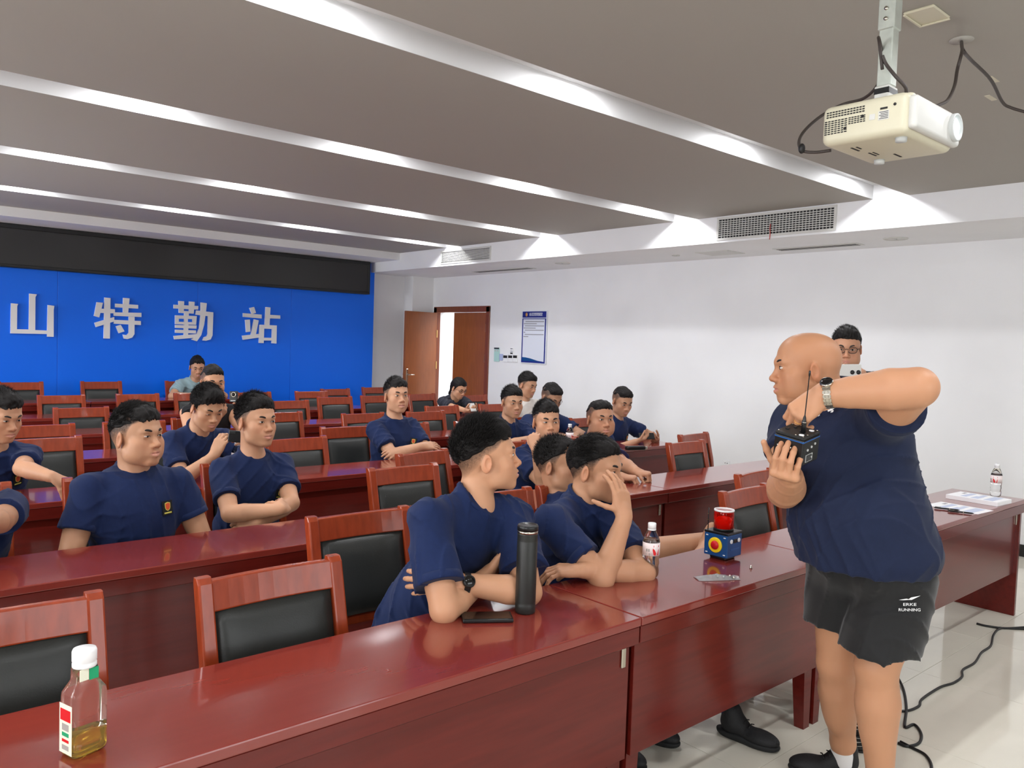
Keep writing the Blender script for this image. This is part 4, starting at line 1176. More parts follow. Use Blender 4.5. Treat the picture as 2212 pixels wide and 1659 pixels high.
# ---- whole figures
def arm(S, E, W, b=1.0, fore=1.0):
    d = W-E
    m1 = S+(E-S)*.45; m2 = E+d*.28
    return [rc(S, m1, .046*b, .050*b, .005), rc(m1, E, .051*b, .041*b, .005), rc(E, m2, .0415*b*fore, .0445*b*fore, .012), rc(m2, E+d*.72, .0445*b*fore, .034*b*fore, .004), rc(E+d*.72, W, .034*b*fore, .0275*b*fore, .004)]
def person(cfg):
    """cfg keys: label, hc, face, torso(facing), pelvis, neck, arms ... ; returns the root Empty"""
    g = cfg.get
    res = g('res', .005)
    H = Head(g('hc'), g('face'), g('hup', (0, 0, 1)), g('hs', 1.07), g('roll', 0.0))
    f = nrm(np.array([*g('torso')[:2], 0.0])); up0 = V3(0, 0, 1); s = np.cross(f, up0)      # s = person's right
    b = g('bulk', 1.0)
    P = np.asarray(g('pelvis'), float); NB = np.asarray(g('neck'), float)
    u = nrm(NB-P); ff = nrm(f-u*(f@u)); s = np.cross(ff, u); R = np.array([s, ff, u])
    sw = g('sw', .170)*(.55+.45*b)
    SH = {}
    for k, sg in (('R', 1), ('L', -1)):
        SH[k] = g('sh'+k) if g('sh'+k) is not None else NB+s*sg*sw-u*.078+ff*g('shf', .01)
        SH[k] = np.asarray(SH[k], float)
    skin = SKIN*np.asarray(g('tone', (1, 1, 1)))
    root = thing('person', g('label'), 'person', (P[0], P[1], g('z0', 0.0)), 0, g('group'))
    o = np.array(root.location)
    # --- body
    hp = head_prims(H, **g('headp', {}))
    neck_top = H.w(0, -.034, -.058); nr = g('neckr', .054)*(.6+.4*b)
    core = list(hp); groups = []
    core += [rc(neck_top, NB-u*.03+ff*.0, nr*H.s*.96, nr*1.12, .022), rc(NB-u*.02+ff*.015, NB-u*.12+ff*.045, .06, .07, .03),
              rc(NB-u*.07, SH['R'], .038*b, .038*b, .02), rc(NB-u*.07, SH['L'], .038*b, .038*b, .02)]
    ARMS = {}
    for k, sg in (('R', 1), ('L', -1)):
        a = g('arm'+k)
        if a is None: continue
        l1, l2 = g('l1', .285), g('l2', .250)
        E, W = ik(SH[k], a['w'], a['e'], l1, l2)
        d = nrm(W-E)
        hd = nrm(a.get('d', d)); hn = np.asarray(a['n'], float)
        prims = arm(SH[k], E, W, g('armb', b), g('foreb', 1.0))
        hl, tips = hand_prims(W+d*.004, hd, hn, sg, g('hands', 1.0), **a.get('hand', {}))
        prims += hl
        prims.append(rc(W-d*.02, W+hd*.03, .026*g('hands', 1.0), .022*g('hands', 1.0), .014))
        groups.append(prims)
        ARMS[k] = (SH[k], E, W, hd, hn, tips)
    if g('legs_skin'):
        for (hip, kn, an) in g('legs_skin'):
            hip, kn, an = (np.asarray(v, float) for v in (hip, kn, an)); lb = g('legb', 1.0)
            dn = an-kn
            core += [rc(hip, kn, .085*lb, .058*lb, .02), rc(kn, kn+dn*.3-nrm(np.cross(np.cross(dn, [0, 0, 1]), dn))*0, .055*lb, .056*lb, .02), rc(kn+dn*.3, an-dn*.08, .057*lb, .036*lb, .02), rc(an-dn*.08, an, .036*lb, .034*lb, .02)]
            core.append(el(kn+dn*.32+np.asarray(g('calf', (0, 0, 0)), float), I3, np.array([.05, .05, .13])*lb, .03))
    v, q = solid_groups([core]+groups, res)
    C = head_colors(v, H, skin, g('buzz'), stubble=g('stubble', 0.0))
    if g('htone') is not None: C[(H.loc(v)[:, 2] > -.10) & (np.abs(H.loc(v)) < .2).all(1)] *= np.asarray(g('htone'))
    n2 = waves(31, 26, .03, 8)(v.astype(np.float32))
    C *= (1+n2)[:, None]*np.array([1, 1, 1])
    me = np_mesh('body', v-o, q, 'skin', C); link('body', me, root)
    Hl = Head(H.c-o, H.R[1], H.R[2], H.s)
    face_parts(Hl, root, **g('facep', {}))
    # --- hair
    if g('hair'):
        hk = dict(g('hair')); st = hk.pop('strands', None)
        hv, hq = hair_mesh(H, h=max(.0032, res*.75), **hk)
        hv = hv-o
        if st:
            sv, sq = strands(Hl, hk['line'], t=hk.get('t', .010), top=hk.get('top', .012), **st)
            q2 = np.array(sq, np.int32)+len(hv)
            V_ = np.concatenate([hv, sv]); tri = q2[q2[:, 2] == q2[:, 3]][:, :3]; qd = q2[q2[:, 2] != q2[:, 3]]
            me = bpy.data.meshes.new('hair')
            me.from_pydata(V_.tolist(), [], hq.tolist()+qd.tolist()+tri.tolist())
            me.polygons.foreach_set('use_smooth', np.ones(len(me.polygons), bool)); me.materials.append(MATS[g('hairm', 'hair_black')])
        else: me = np_mesh('hair', hv, hq, g('hairm', 'hair_black'))
        link('hair', me, root)
    # --- shirt
    bel = g('belly', 0.0)
    pr = [el(NB-u*.165+ff*.012, R, (.170*b, .118*b, .165), .04), el(P+u*.20+ff*(.012+bel*.5), R, (.158*b+bel*.3, .122*b+bel, .19), .06), el(P+u*.05+ff*.01, R, (.172*b+bel*.3, .13*b+bel*.6, .13), .05)]
    if g('extra'): pr += [el((P*.55+NB*.45)-ff*.015, R, (.215, .19, .32), .05), el(P+u*.12, R, (.225, .215, .22), .05)]
    for k, sg in (('R', 1), ('L', -1)):
        pr += [rc(NB-u*.065+s*sg*.02, SH[k]+u*.004-s*sg*.012, .062*b, .052*b, .04), rc(NB-u*.030-ff*.022+s*sg*.03, (NB+SH[k])/2+u*.004-ff*.016, .036, .034, .035)]
        if k in ARMS and g('sleeve', 1):
            S_, E_ = ARMS[k][0], ARMS[k][1]; dd = nrm(E_-S_); L_ = np.linalg.norm(E_-S_); sl = g('slen', .66)
            end = S_+dd*L_*sl; ab = g('armb', b)
            pr += [rc(S_-dd*.0, end+dd*.05, .062*ab, .062*ab*g('flare', 1.06), .035, '+', (dd, float(dd@end)))]
    nax = nrm(neck_top-NB); cn = nrm(nax*.88+ff*g('ctilt', .42)); colr = g('colr', .064)*(.6+.4*b); cc = NB+nax*g('ch', .008)
    pr += [rc(NB-u*.07+ff*.004, cc+cn*.05, colr*1.42, colr*1.0, .03, '+', (cn, float(cn@cc)))]
    wf = g('wr', 1.0); wr1 = waves(g('seed', 1)+50, 34, .0052*wf, 8); wr2 = folds(g('seed', 1)+70, .0085*wf, u, ff)
    asx = np.array([1, 1, .55])
    def disp(Pp):
        A_ = (Pp*asx).astype(np.float32)
        return wr1(A_)*.6+wr2(Pp.astype(np.float32))
    hz = g('hem_z'); v, q = solid(pr, g('sres', max(.007, res*1.4)), .03, disp, (lambda Q_: hz-Q_[:, 2]) if hz else None)
    shirt = link('shirt', np_mesh('shirt', v-o, q, g('shirt', 'navy')), root)
    # collar band: ring lying on the rim of the neck opening
    if g('collar', 'crew') == 'crew':
        cg = G(); e1 = nrm(np.cross(cn, s)); e2 = nrm(np.cross(e1, cn))
        ring = [cc+(e1*math.cos(2*PI*i/32)*1.06+e2*math.sin(2*PI*i/32))*(colr*1.085)-o for i in range(34)]
        cg.tube(ring, .0085, 8, cap=False)
        cg.build('collar', g('shirt', 'navy'), shirt)
    # sleeve hems
    if g('sleeve', 1):
        for k in ARMS:
            S_, E_ = ARMS[k][0], ARMS[k][1]; dd = nrm(E_-S_); L_ = np.linalg.norm(E_-S_); ab = g('armb', b)
            end = S_+dd*L_*g('slen', .66); a1 = nrm(np.cross(dd, [.3, .9, .2])); a2 = np.cross(dd, a1); re_ = L_*g('slen', .66); rr_ = (.062+(.062*g('flare', 1.06)-.062)*re_/(re_+.05))*ab+.0016
            hg = G()
            hg.tube([end-dd*.024-o, end-dd*.012-o, end-o, end+dd*.003-o], [rr_*.985, rr_, rr_, rr_*.97], 28)
            hg.build('hem', g('shirt', 'navy'), shirt)
    # --- badge on the left breast
    if g('badge'):
        bc = NB-u*g('badge_dn', .155)-s*g('badge_side', .085)*b; rel = v-bc
        dl = np.abs(rel@s); du = np.abs(rel@u); m = (dl < .02) & (du < .02) & (rel@ff > 0)
        if m.any():
            pts = v[m]; c0 = pts.mean(0); uu, ss, vt = np.linalg.svd(pts-c0); nn = vt[2]
            if nn@ff < 0: nn = -nn
            bu = nrm(u-nn*(u@nn)); br = np.cross(bu, nn)*-1.0; br = nrm(np.cross(bu, nn)); c0 = c0+nn*.004-o
            bs = g('badge_s', 1.0)
            ax3 = (br, bu, nn)
            G().prism([(-.026*bs, -.032*bs), (.026*bs, -.032*bs), (.026*bs, .030*bs), (-.026*bs, .030*bs)], -.002, .001, ax3, c0).build('badge_patch', 'badge_black', shirt)
            sh_ = [(-.014, .020), (0, .024), (.014, .020), (.014, .0), (.010, -.009), (0, -.015), (-.010, -.009), (-.014, .0)]
            G().prism([(x*bs, y*bs) for x, y in sh_], .001, .0025, ax3, c0).build('badge_shield', 'badge_yellow', shirt)
            G().prism([(x*bs*.80, (y*.80+.001)*bs) for x, y in sh_], .0025, .0032, ax3, c0).build('badge_emblem', 'badge_red', shirt)
            G().prism([(-.019*bs, -.026*bs), (.019*bs, -.026*bs), (.019*bs, -.020*bs), (-.019*bs, -.020*bs)], .001, .0022, ax3, c0).build('badge_bar', 'badge_yellow', shirt)
    # --- seated lower body
    if g('seated', True):
        hips = [P+s*.085*b, P-s*.085*b]; pr = [el(P, R, (.165*b, .125*b, .11), .04)]
        feet = []
        for i, hp_ in enumerate(hips):
            sg = 1 if i == 0 else -1
            kn = g('knee'+('R' if i == 0 else 'L'))
            kn = np.asarray(kn, float) if kn is not None else hp_+f*.40+np.cross(f, up0)*sg*.04+V3(0, 0, .015-hp_[2]+.50+g('z0', 0.0))
            an = g('ankle'+('R' if i == 0 else 'L'))
            an = np.asarray(an, float) if an is not None else V3(*(kn[:2]+f[:2]*.02), .085+g('z0', 0.0))
            pr += [rc(hp_, kn, .082*b, .062*b, .03)]
            if not g('bare_legs'):
                pr += [rc(kn, an, .058*b, .042, .02)]
            feet.append((an, nrm(np.asarray(g('footdir', f), float)), g('z0', 0.0)))
        v, q = solid(pr, .012, .04, waves(5, 25, .004, 6))
        link('trousers', np_mesh('trousers', v-o, q, g('trouser', 'dark_trouser')), root)
        for (an, fd_, zf) in feet: shoe(root, an-o, fd_, zf-o[2])
    return root, ARMS, H, o, shirt, v
def shoe(root, an, fd, zf, name='shoe', m='shoe_black'):
    fd = nrm([fd[0], fd[1], 0]); sd = np.cross(fd, [0, 0, 1]); a = np.array([an[0], an[1], zf])
    R = np.array([sd, fd, [0, 0, 1]]); zc = V3(0, 0, 1)
    cut = (V3(0, 0, -1), -(zf+.022))
    pr = [el(a+fd*.005+zc*.055, R, (.040, .062, .055), .03, cut=cut), el(a+fd*.115+zc*.035, R, (.046, .085, .034), .03, cut=cut), rc(a+zc*.07-fd*.012, a+zc*.105-fd*.012, .038, .041, .02)]
    v, q = solid(pr, .0055, .02)
    sh = link(name, np_mesh(name, v, q, m), root)
    cut2 = (V3(0, 0, 1), zf+.026)
    pr = [el(a-fd*.005+zc*.018, R, (.042, .072, .030), .03, cut=cut2), el(a+fd*.105+zc*.018, R, (.049, .098, .030), .03, cut=cut2)]
    v, q = solid(pr, .006, .02)
    v[:, 2] = np.maximum(v[:, 2], zf+.001)
    link('sole', np_mesh('sole', v, q, 'sole'), sh)
    g = G()
    for k in range(4):
        c = a+fd*(.055+.022*k)+zc*(.088-.012*k)
        g.tube([c-sd*.024+zc*-.006, c+zc*.004, c+sd*.024-zc*.006], .0026, 6)
    g.build('laces', 'rubber', sh)
    return sh
def glasses(root, Hl, m='black_plastic', thin=.0016, rimless=False):
    gl = link('glasses', None, root)
    for s in (-1, 1):
        ring = []
        for i in range(20):
            t = 2*PI*i/20; c, q = math.cos(t), math.sin(t); mm = (abs(c)**3+abs(q)**3)**(-1/3)
            ring.append(Hl.w(s*.033+c*mm*.0245, .104-.012*(s*c*mm+.2)**2, -.002+q*mm*.0175))
        lens = ring[:]
        ring += ring[:2]
        G().tube(ring, thin*Hl.s, 6, cap=False).build('rim', m, gl)
        g = G(); vs = [g.bm.verts.new(p) for p in lens]; vs2 = [g.bm.verts.new(p+Hl.R[1]*.0008) for p in lens]
        g.bm.faces.new(vs[::-1]); g.bm.faces.new(vs2)
        for i in range(20): g.bm.faces.new((vs[i], vs[(i+1) % 20], vs2[(i+1) % 20], vs2[i]))
        g.build('lens', 'lens_clear', gl)
        G().tube([Hl.w(s*.057, .096, .003), Hl.w(s*.072, .07, .004), Hl.w(s*.083, .02, .004), Hl.w(s*.084, -.012, .0), Hl.w(s*.082, -.026, -.012)], thin*Hl.s*1.1, 6).build('temple', m, gl)
    G().tube([Hl.w(-.010, .105, .002), Hl.w(0, .108, .005), Hl.w(.010, .105, .002)], thin*Hl.s, 6).build('bridge', m, gl)
    return gl
# ------------------------------------------------------------------ the people
def fdir(px, phi, pitch=0.0):
    """facing direction: phi degrees towards the right of the line of sight, pitch degrees up"""
    v = CR.T @ np.array([(px-1106.0)/F_PX, 0, 1.0]); t = nrm([-v[0], -v[1], 0]); r = np.array([-t[1], t[0], 0])
    a, p = math.radians(phi), math.radians(pitch)
    h = t*math.cos(a)+r*math.sin(a)
    return h*math.cos(p)+V3(0, 0, math.sin(p))
def az(deg): return V3(math.sin(math.radians(deg)), math.cos(math.radians(deg)), 0)
HAIR_A = dict(line=FADE, t=.0025, top=.016, front=.010, seed=2)
HAIR_B = dict(line=LOWB, t=.0030, top=.014, front=.006, seed=5)
HAIR_C = dict(line=HIGH, t=.0020, top=.008, front=.002, seed=8)
HAIR_D = dict(line=FULL, t=.0050, top=.016, front=.010, seed=11)
BZ = fade_buzz(hi=FADE, dark=.82)
BZ2 = fade_buzz(hi=HIGH, dark=.80, seed=6)
BZ3 = fade_buzz(hi=LOWB, dark=.85, seed=9)
def seated(label, px, py, yp=None, d=None, phi=30, pitch=0, torso=180, lean=.10, nbk=.05, nbd=.165, pose='fold', **kw):
    hc = at(px, py, y=yp, d=d) if yp is not None else at(px, py, d=d)
    ft = az(torso); rt = np.cross(ft, [0, 0, 1])
    nb = kw.pop('neck', None); nb = hc-ft*nbk-V3(0, 0, nbd) if nb is None else np.asarray(nb)
    z0 = kw.get('z0', 0.0)
    pel = kw.pop('pelvis', None); pel = V3(nb[0]-ft[0]*lean, nb[1]-ft[1]*lean, .555+z0) if pel is None else np.asarray(pel)
    L = lambda r, f, u: nb+rt*r+ft*f+V3(0, 0, u)
    T = .755+z0                                                # table top
    c = dict(label=label, hc=hc, face=fdir(px, phi, pitch), torso=ft, neck=nb, pelvis=pel)
    dn = V3(0, 0, -1)
    if pose == 'fold':
        zt = T+.045-nb[2]
        c['armR'] = dict(w=L(-.06, .27, zt+.03), e=L(.34, .12, zt), n=dn*.6-ft*.5, d=-rt*.9+ft*.15, hand=dict(curl=(14, 18, 12)))
        c['armL'] = dict(w=L(.08, .25, zt), e=L(-.34, .12, zt), n=dn*.6-ft*.5, d=rt*.95, hand=dict(curl=(18, 22, 14)))
    elif pose == 'lap':
        c['armR'] = dict(w=L(.10, .24, -.40), e=L(.32, .02, -.30), n=dn, hand=dict(curl=(25, 25, 15)))
        c['armL'] = dict(w=L(-.10, .24, -.40), e=L(-.32, .02, -.30), n=dn, hand=dict(curl=(25, 25, 15)))
    elif pose == 'phone':
        c['armR'] = dict(w=L(.075, .27, -.22), e=L(.28, .06, -.40), n=-rt*.8+V3(0, 0, .3), d=ft*.55+V3(0, 0, .55)-rt*.35, hand=dict(curl=(45, 40, 25)))
        c['armL'] = dict(w=L(-.075, .27, -.22), e=L(-.28, .06, -.40), n=rt*.8+V3(0, 0, .3), d=ft*.55+V3(0, 0, .55)+rt*.35, hand=dict(curl=(45, 40, 25)))
    elif pose == 'table':
        zt = T+.04-nb[2]
        c['armR'] = dict(w=L(.10, .34, zt), e=L(.34, .10, zt), n=dn, hand=dict(curl=(25, 30, 20)))
        c['armL'] = dict(w=L(-.10, .34, zt), e=L(-.34, .10, zt), n=dn, hand=dict(curl=(25, 30, 20)))
    c.update(kw)
    return person(c)
PT = {}
# ---- row 3 and beyond (far first)
PT['polo'] = seated('man in a pale grey-blue polo shirt in front of the blue backdrop', 426, 793, yp=10.02, phi=8, pitch=-14, torso=190, lean=.22, nbk=.08, nbd=.15, pose='table', z0=.085,
    res=.006, shirt='teal_cloth', hair=dict(HAIR_D, recede=.3), buzz=BZ3, seed=3, tone=(.98, .95, .95), bulk=1.05)
PT['film'] = seated('man in a black sleeveless top filming with a small camera', 459, 826, yp=6.30, phi=18, pitch=-4, torso=178, lean=.16, pose='x', res=.005, shirt='black_cloth', sleeve=0, hair=dict(HAIR_C, t=.002, top=.014), buzz=BZ, seed=4, bulk=1.08,
    tone=(1.08, 1.03, 1.0), colr=.078,
    armR=dict(w=at(466, 905, y=6.05), e=at(392, 960, y=6.30), n=V3(.3, .2, .9), hand=dict(curl=(50, 45, 25))),
    armL=dict(w=at(530, 893, y=6.00), e=at(545, 985, y=6.25), n=V3(-.7, .5, 0), d=V3(-.35, -.25, .9), hand=dict(curl=(38, 40, 25))))
PT['woman'] = seated('young woman with glasses and a ponytail in a dark grey T-shirt', 991, 838, yp=7.92, phi=42, pitch=-24, torso=196, lean=.30, nbk=.12, nbd=.12, pose='x', res=.006, shirt='charcoal_cloth', hairm='hair_black', hs=1.0,
    hair=dict(line=[(-.13, -.075), (-.03, -.05), (.0, -.03), (.02, .0), (.04, .035), (.07, .066), (.13, .072)], t=.007, top=.006, seed=14, amp=.0012, back=.012), seed=5, bulk=.92, tone=(1.12, 1.10, 1.10), sw=.155,
    armR=dict(w=at(1012, 889, y=7.52), e=at(945, 905, y=7.75), n=V3(.3, .3, .6), hand=dict(curl=(35, 35, 20))),
    armL=dict(w=at(1026, 888, y=7.50), e=at(1050, 905, y=7.80), n=V3(-.3, .3, .6), hand=dict(curl=(35, 35, 20))), slen=.8)
PT['white'] = seated('older man in a white T-shirt looking down by the right wall', 1139, 831, yp=6.55, phi=50, pitch=-14, torso=185, lean=.14, pose='table', res=.006, shirt='white_cloth', hair=dict(HAIR_B, strands=dict(n=850, length=.016, seed=8, lean=(0, .3, .5))), buzz=BZ3, seed=6, bulk=1.05, tone=(.94, .92, .92))
PT['specs'] = seated('man with thin-rimmed glasses looking down, navy T-shirt', 1191, 858, yp=5.45, phi=38, pitch=-26, torso=184, lean=.2, nbk=.09, pose='table', res=.005, hair=dict(HAIR_C, t=.002), buzz=BZ, seed=7, bulk=1.12, tone=(.86, .84, .84))
PT['crew'] = seated('crew-cut man in navy T-shirt looking at his phone by the wall', 1344, 866, yp=5.02, phi=32, pitch=-20, torso=176, lean=.16, nbk=.06, pose='x', res=.005, hair=dict(HAIR_C, t=.002, top=.004), buzz=BZ2, badge=True, seed=8, bulk=1.04, tone=(.92, .90, .90),
    armR=dict(w=at(1372, 955, y=4.72), e=at(1315, 985, y=4.92), n=V3(.2, .1, .8), d=V3(.8, -.3, .25), hand=dict(curl=(30, 35, 20))),
    armL=dict(w=at(1418, 952, y=4.76), e=at(1432, 948, y=5.05), n=V3(-.5, .2, .6), d=V3(-.75, -.45, .1), hand=dict(curl=(35, 40, 20))))
PT['mid14'] = seated('young man in navy T-shirt seated between the watch man and the white wall', 1106, 868, yp=5.20, phi=26, pitch=-5, torso=182, lean=.14, pose='fold', res=.005, hair=dict(HAIR_B, strands=dict(n=1190, length=.018, seed=9, lean=(0, .3, .6))), buzz=BZ3, seed=9, facep=dict(squint=.8))
PT['mid12'] = seated('young man in navy T-shirt with arms folded in the middle of the third row', 856, 855, yp=5.22, phi=24, pitch=5, torso=176, lean=.06, nbk=.02, nbd=.175, pose='fold', res=.0045, hair=dict(HAIR_A, t=.003, top=.018, strands=dict(n=1700, length=.016, seed=10, lean=(0, .6, .4))), buzz=BZ, badge=True, seed=10, headp=dict(fat=1.02, mouth_open=.003), tone=(1.02, 1.0, 1.0), bulk=1.04)
PT['left'] = seated('man at the left edge leaning on his forearm in the third row', 2, 897, yp=4.98, phi=34, pitch=-14, torso=172, lean=.18, nbk=.08, pose='x', res=.0045, hair=dict(HAIR_A, t=.003, top=.018, front=.014, strands=dict(n=2040, length=.018, seed=11, lean=(0, .5, .5))), buzz=BZ, badge=True, seed=11, tone=(1.0, .96, .95),
    armR=dict(w=at(-60, 1050, y=4.62), e=at(-120, 1060, y=4.95), n=V3(0, 0, -1), hand=dict(curl=(20, 25, 15))),
    armL=dict(w=at(112, 1030, y=4.60), e=at(-30, 1042, y=4.62), n=V3(.25, .3, -.9), d=V3(.9, .0, -.42), hand=dict(curl=(28, 30, 18))))
PT['phone'] = seated('man in navy T-shirt bending down to photograph with a dark phone', 447, 879, yp=4.92, phi=28, pitch=-22, torso=172, lean=.24, nbk=.10, nbd=.145, pose='x', res=.0042, hair=dict(HAIR_D, t=.0055, top=.018, front=.018, part=.0, strands=dict(n=3740, length=.026, seed=12, lean=(.1, .9, -.1), stand=.4)), buzz=BZ3, seed=12, tone=(1.03, 1.02, 1.0), facep=dict(down=True), headp=dict(fat=1.02),
    armR=dict(w=at(462, 985, y=4.66), e=at(392, 1040, y=4.82), n=V3(.75, .55, .0), d=V3(.35, -.1, .9), hand=dict(curl=(36, 42, 25), thumb_out=30)),
    armL=dict(w=at(545, 985, y=4.66), e=at(575, 1060, y=4.85), n=V3(-.8, .4, .1), d=V3(-.4, -.1, .9), hand=dict(curl=(36, 42, 25))))
# ---- row 2
PT['chub'] = seated('round-faced man with very short hair and a fist on the table', 1296, 905, yp=3.80, phi=26, pitch=3, torso=176, lean=.14, pose='x', res=.0045, shirt='navy_faded', hair=dict(HAIR_C, t=.002, top=.003), buzz=BZ2, seed=13, bulk=1.18, headp=dict(fat=1.16, jaw=1.03), tone=(.90, .82, .80),
    armR=dict(w=at(1340, 1030, y=3.42), e=at(1235, 1045, y=3.60), n=V3(0, .1, -1), hand=dict(curl=(60, 60, 40))),
    armL=dict(w=at(1378, 1022, y=3.38), e=at(1352, 1020, y=3.62), n=V3(-.1, .3, -.9), d=V3(.35, -.85, -.05), hand=dict(curl=(78, 80, 45), thumb=(35, 40, 30))), slen=.72)
PT['cheek'] = seated('man with thick flat-top hair resting his cheek on his knuckles', 1180, 911, yp=3.92, phi=17, pitch=3, torso=182, lean=.14, pose='x', res=.0045, hair=dict(HAIR_A, t=.003, top=.020, front=.016, strands=dict(n=2550, length=.016, seed=14, lean=(0, .1, .8))), buzz=BZ, seed=14, headp=dict(fat=1.0), facep=dict(gaze=(-.003, 0), brow=1.15), tone=(1.02, .98, .96),
    armR=dict(w=at(1158, 972, y=3.70), e=at(1205, 1062, y=3.55), n=V3(.8, .5, .1), d=V3(.0, .3, .9), hand=dict(curl=(70, 70, 40))),
    armL=dict(w=at(1255, 1048, y=3.45), e=at(1290, 1060, y=3.70), n=V3(0, 0, -1), hand=dict(curl=(25, 30, 20))))
PT['arms6'] = seated('young man with folded arms and a fire badge in the second row', 553, 909, yp=4.02, phi=36, pitch=2, torso=176, lean=.08, nbk=.03, nbd=.175, pose='x', res=.004, hair=dict(HAIR_B, t=.0035, top=.016, front=.010, strands=dict(n=4080, length=.022, seed=15, lean=(.1, .6, .3))), buzz=BZ3, badge=True, badge_side=.095, badge_dn=.175, seed=15, tone=(1.10, 1.06, 1.04), headp=dict(fat=.99),
    armR=dict(w=at(607, 1100, y=3.66), e=at(500, 1130, y=3.78), n=V3(.1, .8, -.3), d=V3(.55, .75, .05), hand=dict(curl=(25, 30, 20))),
    armL=dict(w=at(556, 1130, y=3.74), e=at(668, 1104, y=3.78), n=V3(0, .8, -.3), d=V3(-.6, .7, .05), hand=dict(curl=(25, 30, 20))))
PT['big'] = seated('broad-shouldered man with a fire badge sitting upright in the second row', 296, 941, yp=3.70, phi=43, pitch=4, torso=178, lean=.02, nbk=.03, nbd=.150, pose='lap', slen=.58, res=.0036, sres=.0055, hair=dict(HAIR_A, t=.003, top=.014, front=.008, strands=dict(n=5440, length=.020, seed=16, lean=(-.3, .75, .15), stand=.4)), buzz=fade_buzz(hi=FADE, dark=.9, seed=5), badge=True, badge_side=.085, seed=16, wr=.6, bulk=1.12, headp=dict(fat=1.13, jaw=1.02), tone=(.95, .91, .88), sw=.178, facep=dict(squint=.85))
PT['elbow'] = seated('man cut off by the left edge with his elbow on the second table', -70, 985, yp=3.72, phi=40, pitch=0, torso=168, lean=.12, pose='x', res=.006, hair=HAIR_A, buzz=BZ, seed=17, bulk=1.08, tone=(.92, .88, .86),
    armR=dict(w=at(-150, 1150, y=3.45), e=at(-220, 1190, y=3.75), n=V3(0, 0, -1)),
    armL=dict(w=at(-45, 1130, y=3.30), e=at(36, 1178, z=.80), n=V3(-.3, .4, -.6), d=V3(-.5, .2, .8), hand=dict(curl=(30, 30, 20))))
# ---- man peering between the two front men (front row, legs crossed)
h4 = at(1207, 1003, d=4.02)
kneeL = at(1552, 1172, y=2.42)
PT['peer'] = seated('man with receding hair peering out between the two front men', 1207, 1003, d=4.02, phi=62, pitch=4, torso=165, lean=.0, nbk=.0, nbd=.165, pose='lap', res=.0042, hair=dict(HAIR_B, t=.0035, top=.010, recede=1.0, strands=dict(n=3060, length=.020, seed=18, lean=(0, -.1, .4))), buzz=BZ3, seed=18, tone=(.90, .84, .80), headp=dict(fat=.96), pelvis=(2.92, 2.66, .56),
    kneeL=(2.99, 2.62, .57), kneeR=(2.93, 2.22, .53), ankleL=(2.98, 2.60, .5), ankleR=(2.93, 1.84, .09), footdir=(.12, -1, 0), bare_legs=False, trouser='navy', legs_skin=[((2.99, 2.62, .57), kneeL, (2.98, 2.12, .66))], legb=1.05)
# ---- front row, man with his chin in his hand
nb3 = at(1262, 1078, d=3.32)
PT['chin'] = seated('man in navy T-shirt covering his mouth with his hand at the front table', 1287, 1013, d=3.30, phi=66, pitch=0, torso=172, neck=nb3, pelvis=at(1175, 1310, d=3.55), hs=1.05, pose='x', res=.0029, sres=.0055, l1=.30, l2=.262, bulk=1.06,
    hair=dict(HAIR_B, t=.0035, top=.012, front=.006, strands=dict(n=6120, length=.022, seed=19, lean=(-.1, .9, -.05), stand=.3)), buzz=fade_buzz(hi=LOWB, dark=.9, seed=4), seed=19, tone=(.96, .89, .84), facep=dict(squint=.9),
    shR=at(1188, 1130, d=3.12), shL=at(1322, 1124, d=3.30),
    armR=dict(w=at(1350, 1116, d=3.09), e=at(1345, 1232, z=.80), n=nrm(-CR[0]*.55+CR[2]*.83), d=nrm(CR[1]*.95-CR[0]*.16+CR[2]*.16), hand=dict(fc=[(14, 22, 14), (12, 20, 14), (14, 22, 14), (18, 26, 16)], splay=1.5, thumb=(30, 20, 10), thumb_out=62)),
    armL=dict(w=at(1262, 1232, z=.80), e=at(1392, 1208, z=.80), n=V3(.1, .2, -1), d=nrm(-CR[0]+CR[2]*.05), hand=dict(curl=(22, 26, 16))))
# ---- front row, man with the black watch
nb2 = at(1030, 1084, d=2.82)
PT['watch'] = seated('man in navy T-shirt with a black wrist watch leaning on folded arms at the front', 1051, 987, d=2.83, phi=96, pitch=9, torso=160, neck=nb2, pelvis=at(880, 1375, d=3.0), hs=1.01, pose='x', res=.0026, sres=.005, l1=.295, l2=.265, bulk=1.06, armb=1.08,
    hair=dict(line=[(-.13, -.02), (-.09, -.005), (-.05, .025), (.0, .048), (.03, .054), (.055, .060), (.075, .064), (.13, .066)], t=.0035, top=.020, front=.014, seed=20, strands=dict(n=7140, length=.024, seed=20, lean=(0, .55, .45), stand=.5)), buzz=fade_buzz(lo=[(-.13, -.075), (-.085, -.06), (-.035, -.015), (-.005, .012), (.03, .030), (.05, .05), (.13, .06)], hi=FADE, dark=.80, seed=7), seed=20, tone=(1.03, .97, .92), neckr=.057,
    shR=at(925, 1126, d=2.66), shL=at(1106, 1120, d=2.88), flare=1.22, slen=.72, ctilt=.55, colr=.07,
    armR=dict(w=at(1045, 1250, d=2.76), e=at(922, 1322, z=.795), n=nrm(CR[2]*-.2+CR[0]*.4-CR[1]*.8), d=nrm(CR[0]*.55+CR[1]*.75+CR[2]*.1), hand=dict(fc=[(6, 8, 5), (4, 6, 4), (5, 7, 5), (8, 10, 6)], splay=3, thumb_out=25, thumb=(10, 8, 5))),
    armL=dict(w=at(978, 1258, d=2.60), e=at(1150, 1275, z=.80), n=nrm(CR[2]*.9-CR[1]*.2), d=nrm(-CR[0]*.96+CR[2]*.25-CR[1]*.08), hand=dict(curl=(14, 18, 12))))
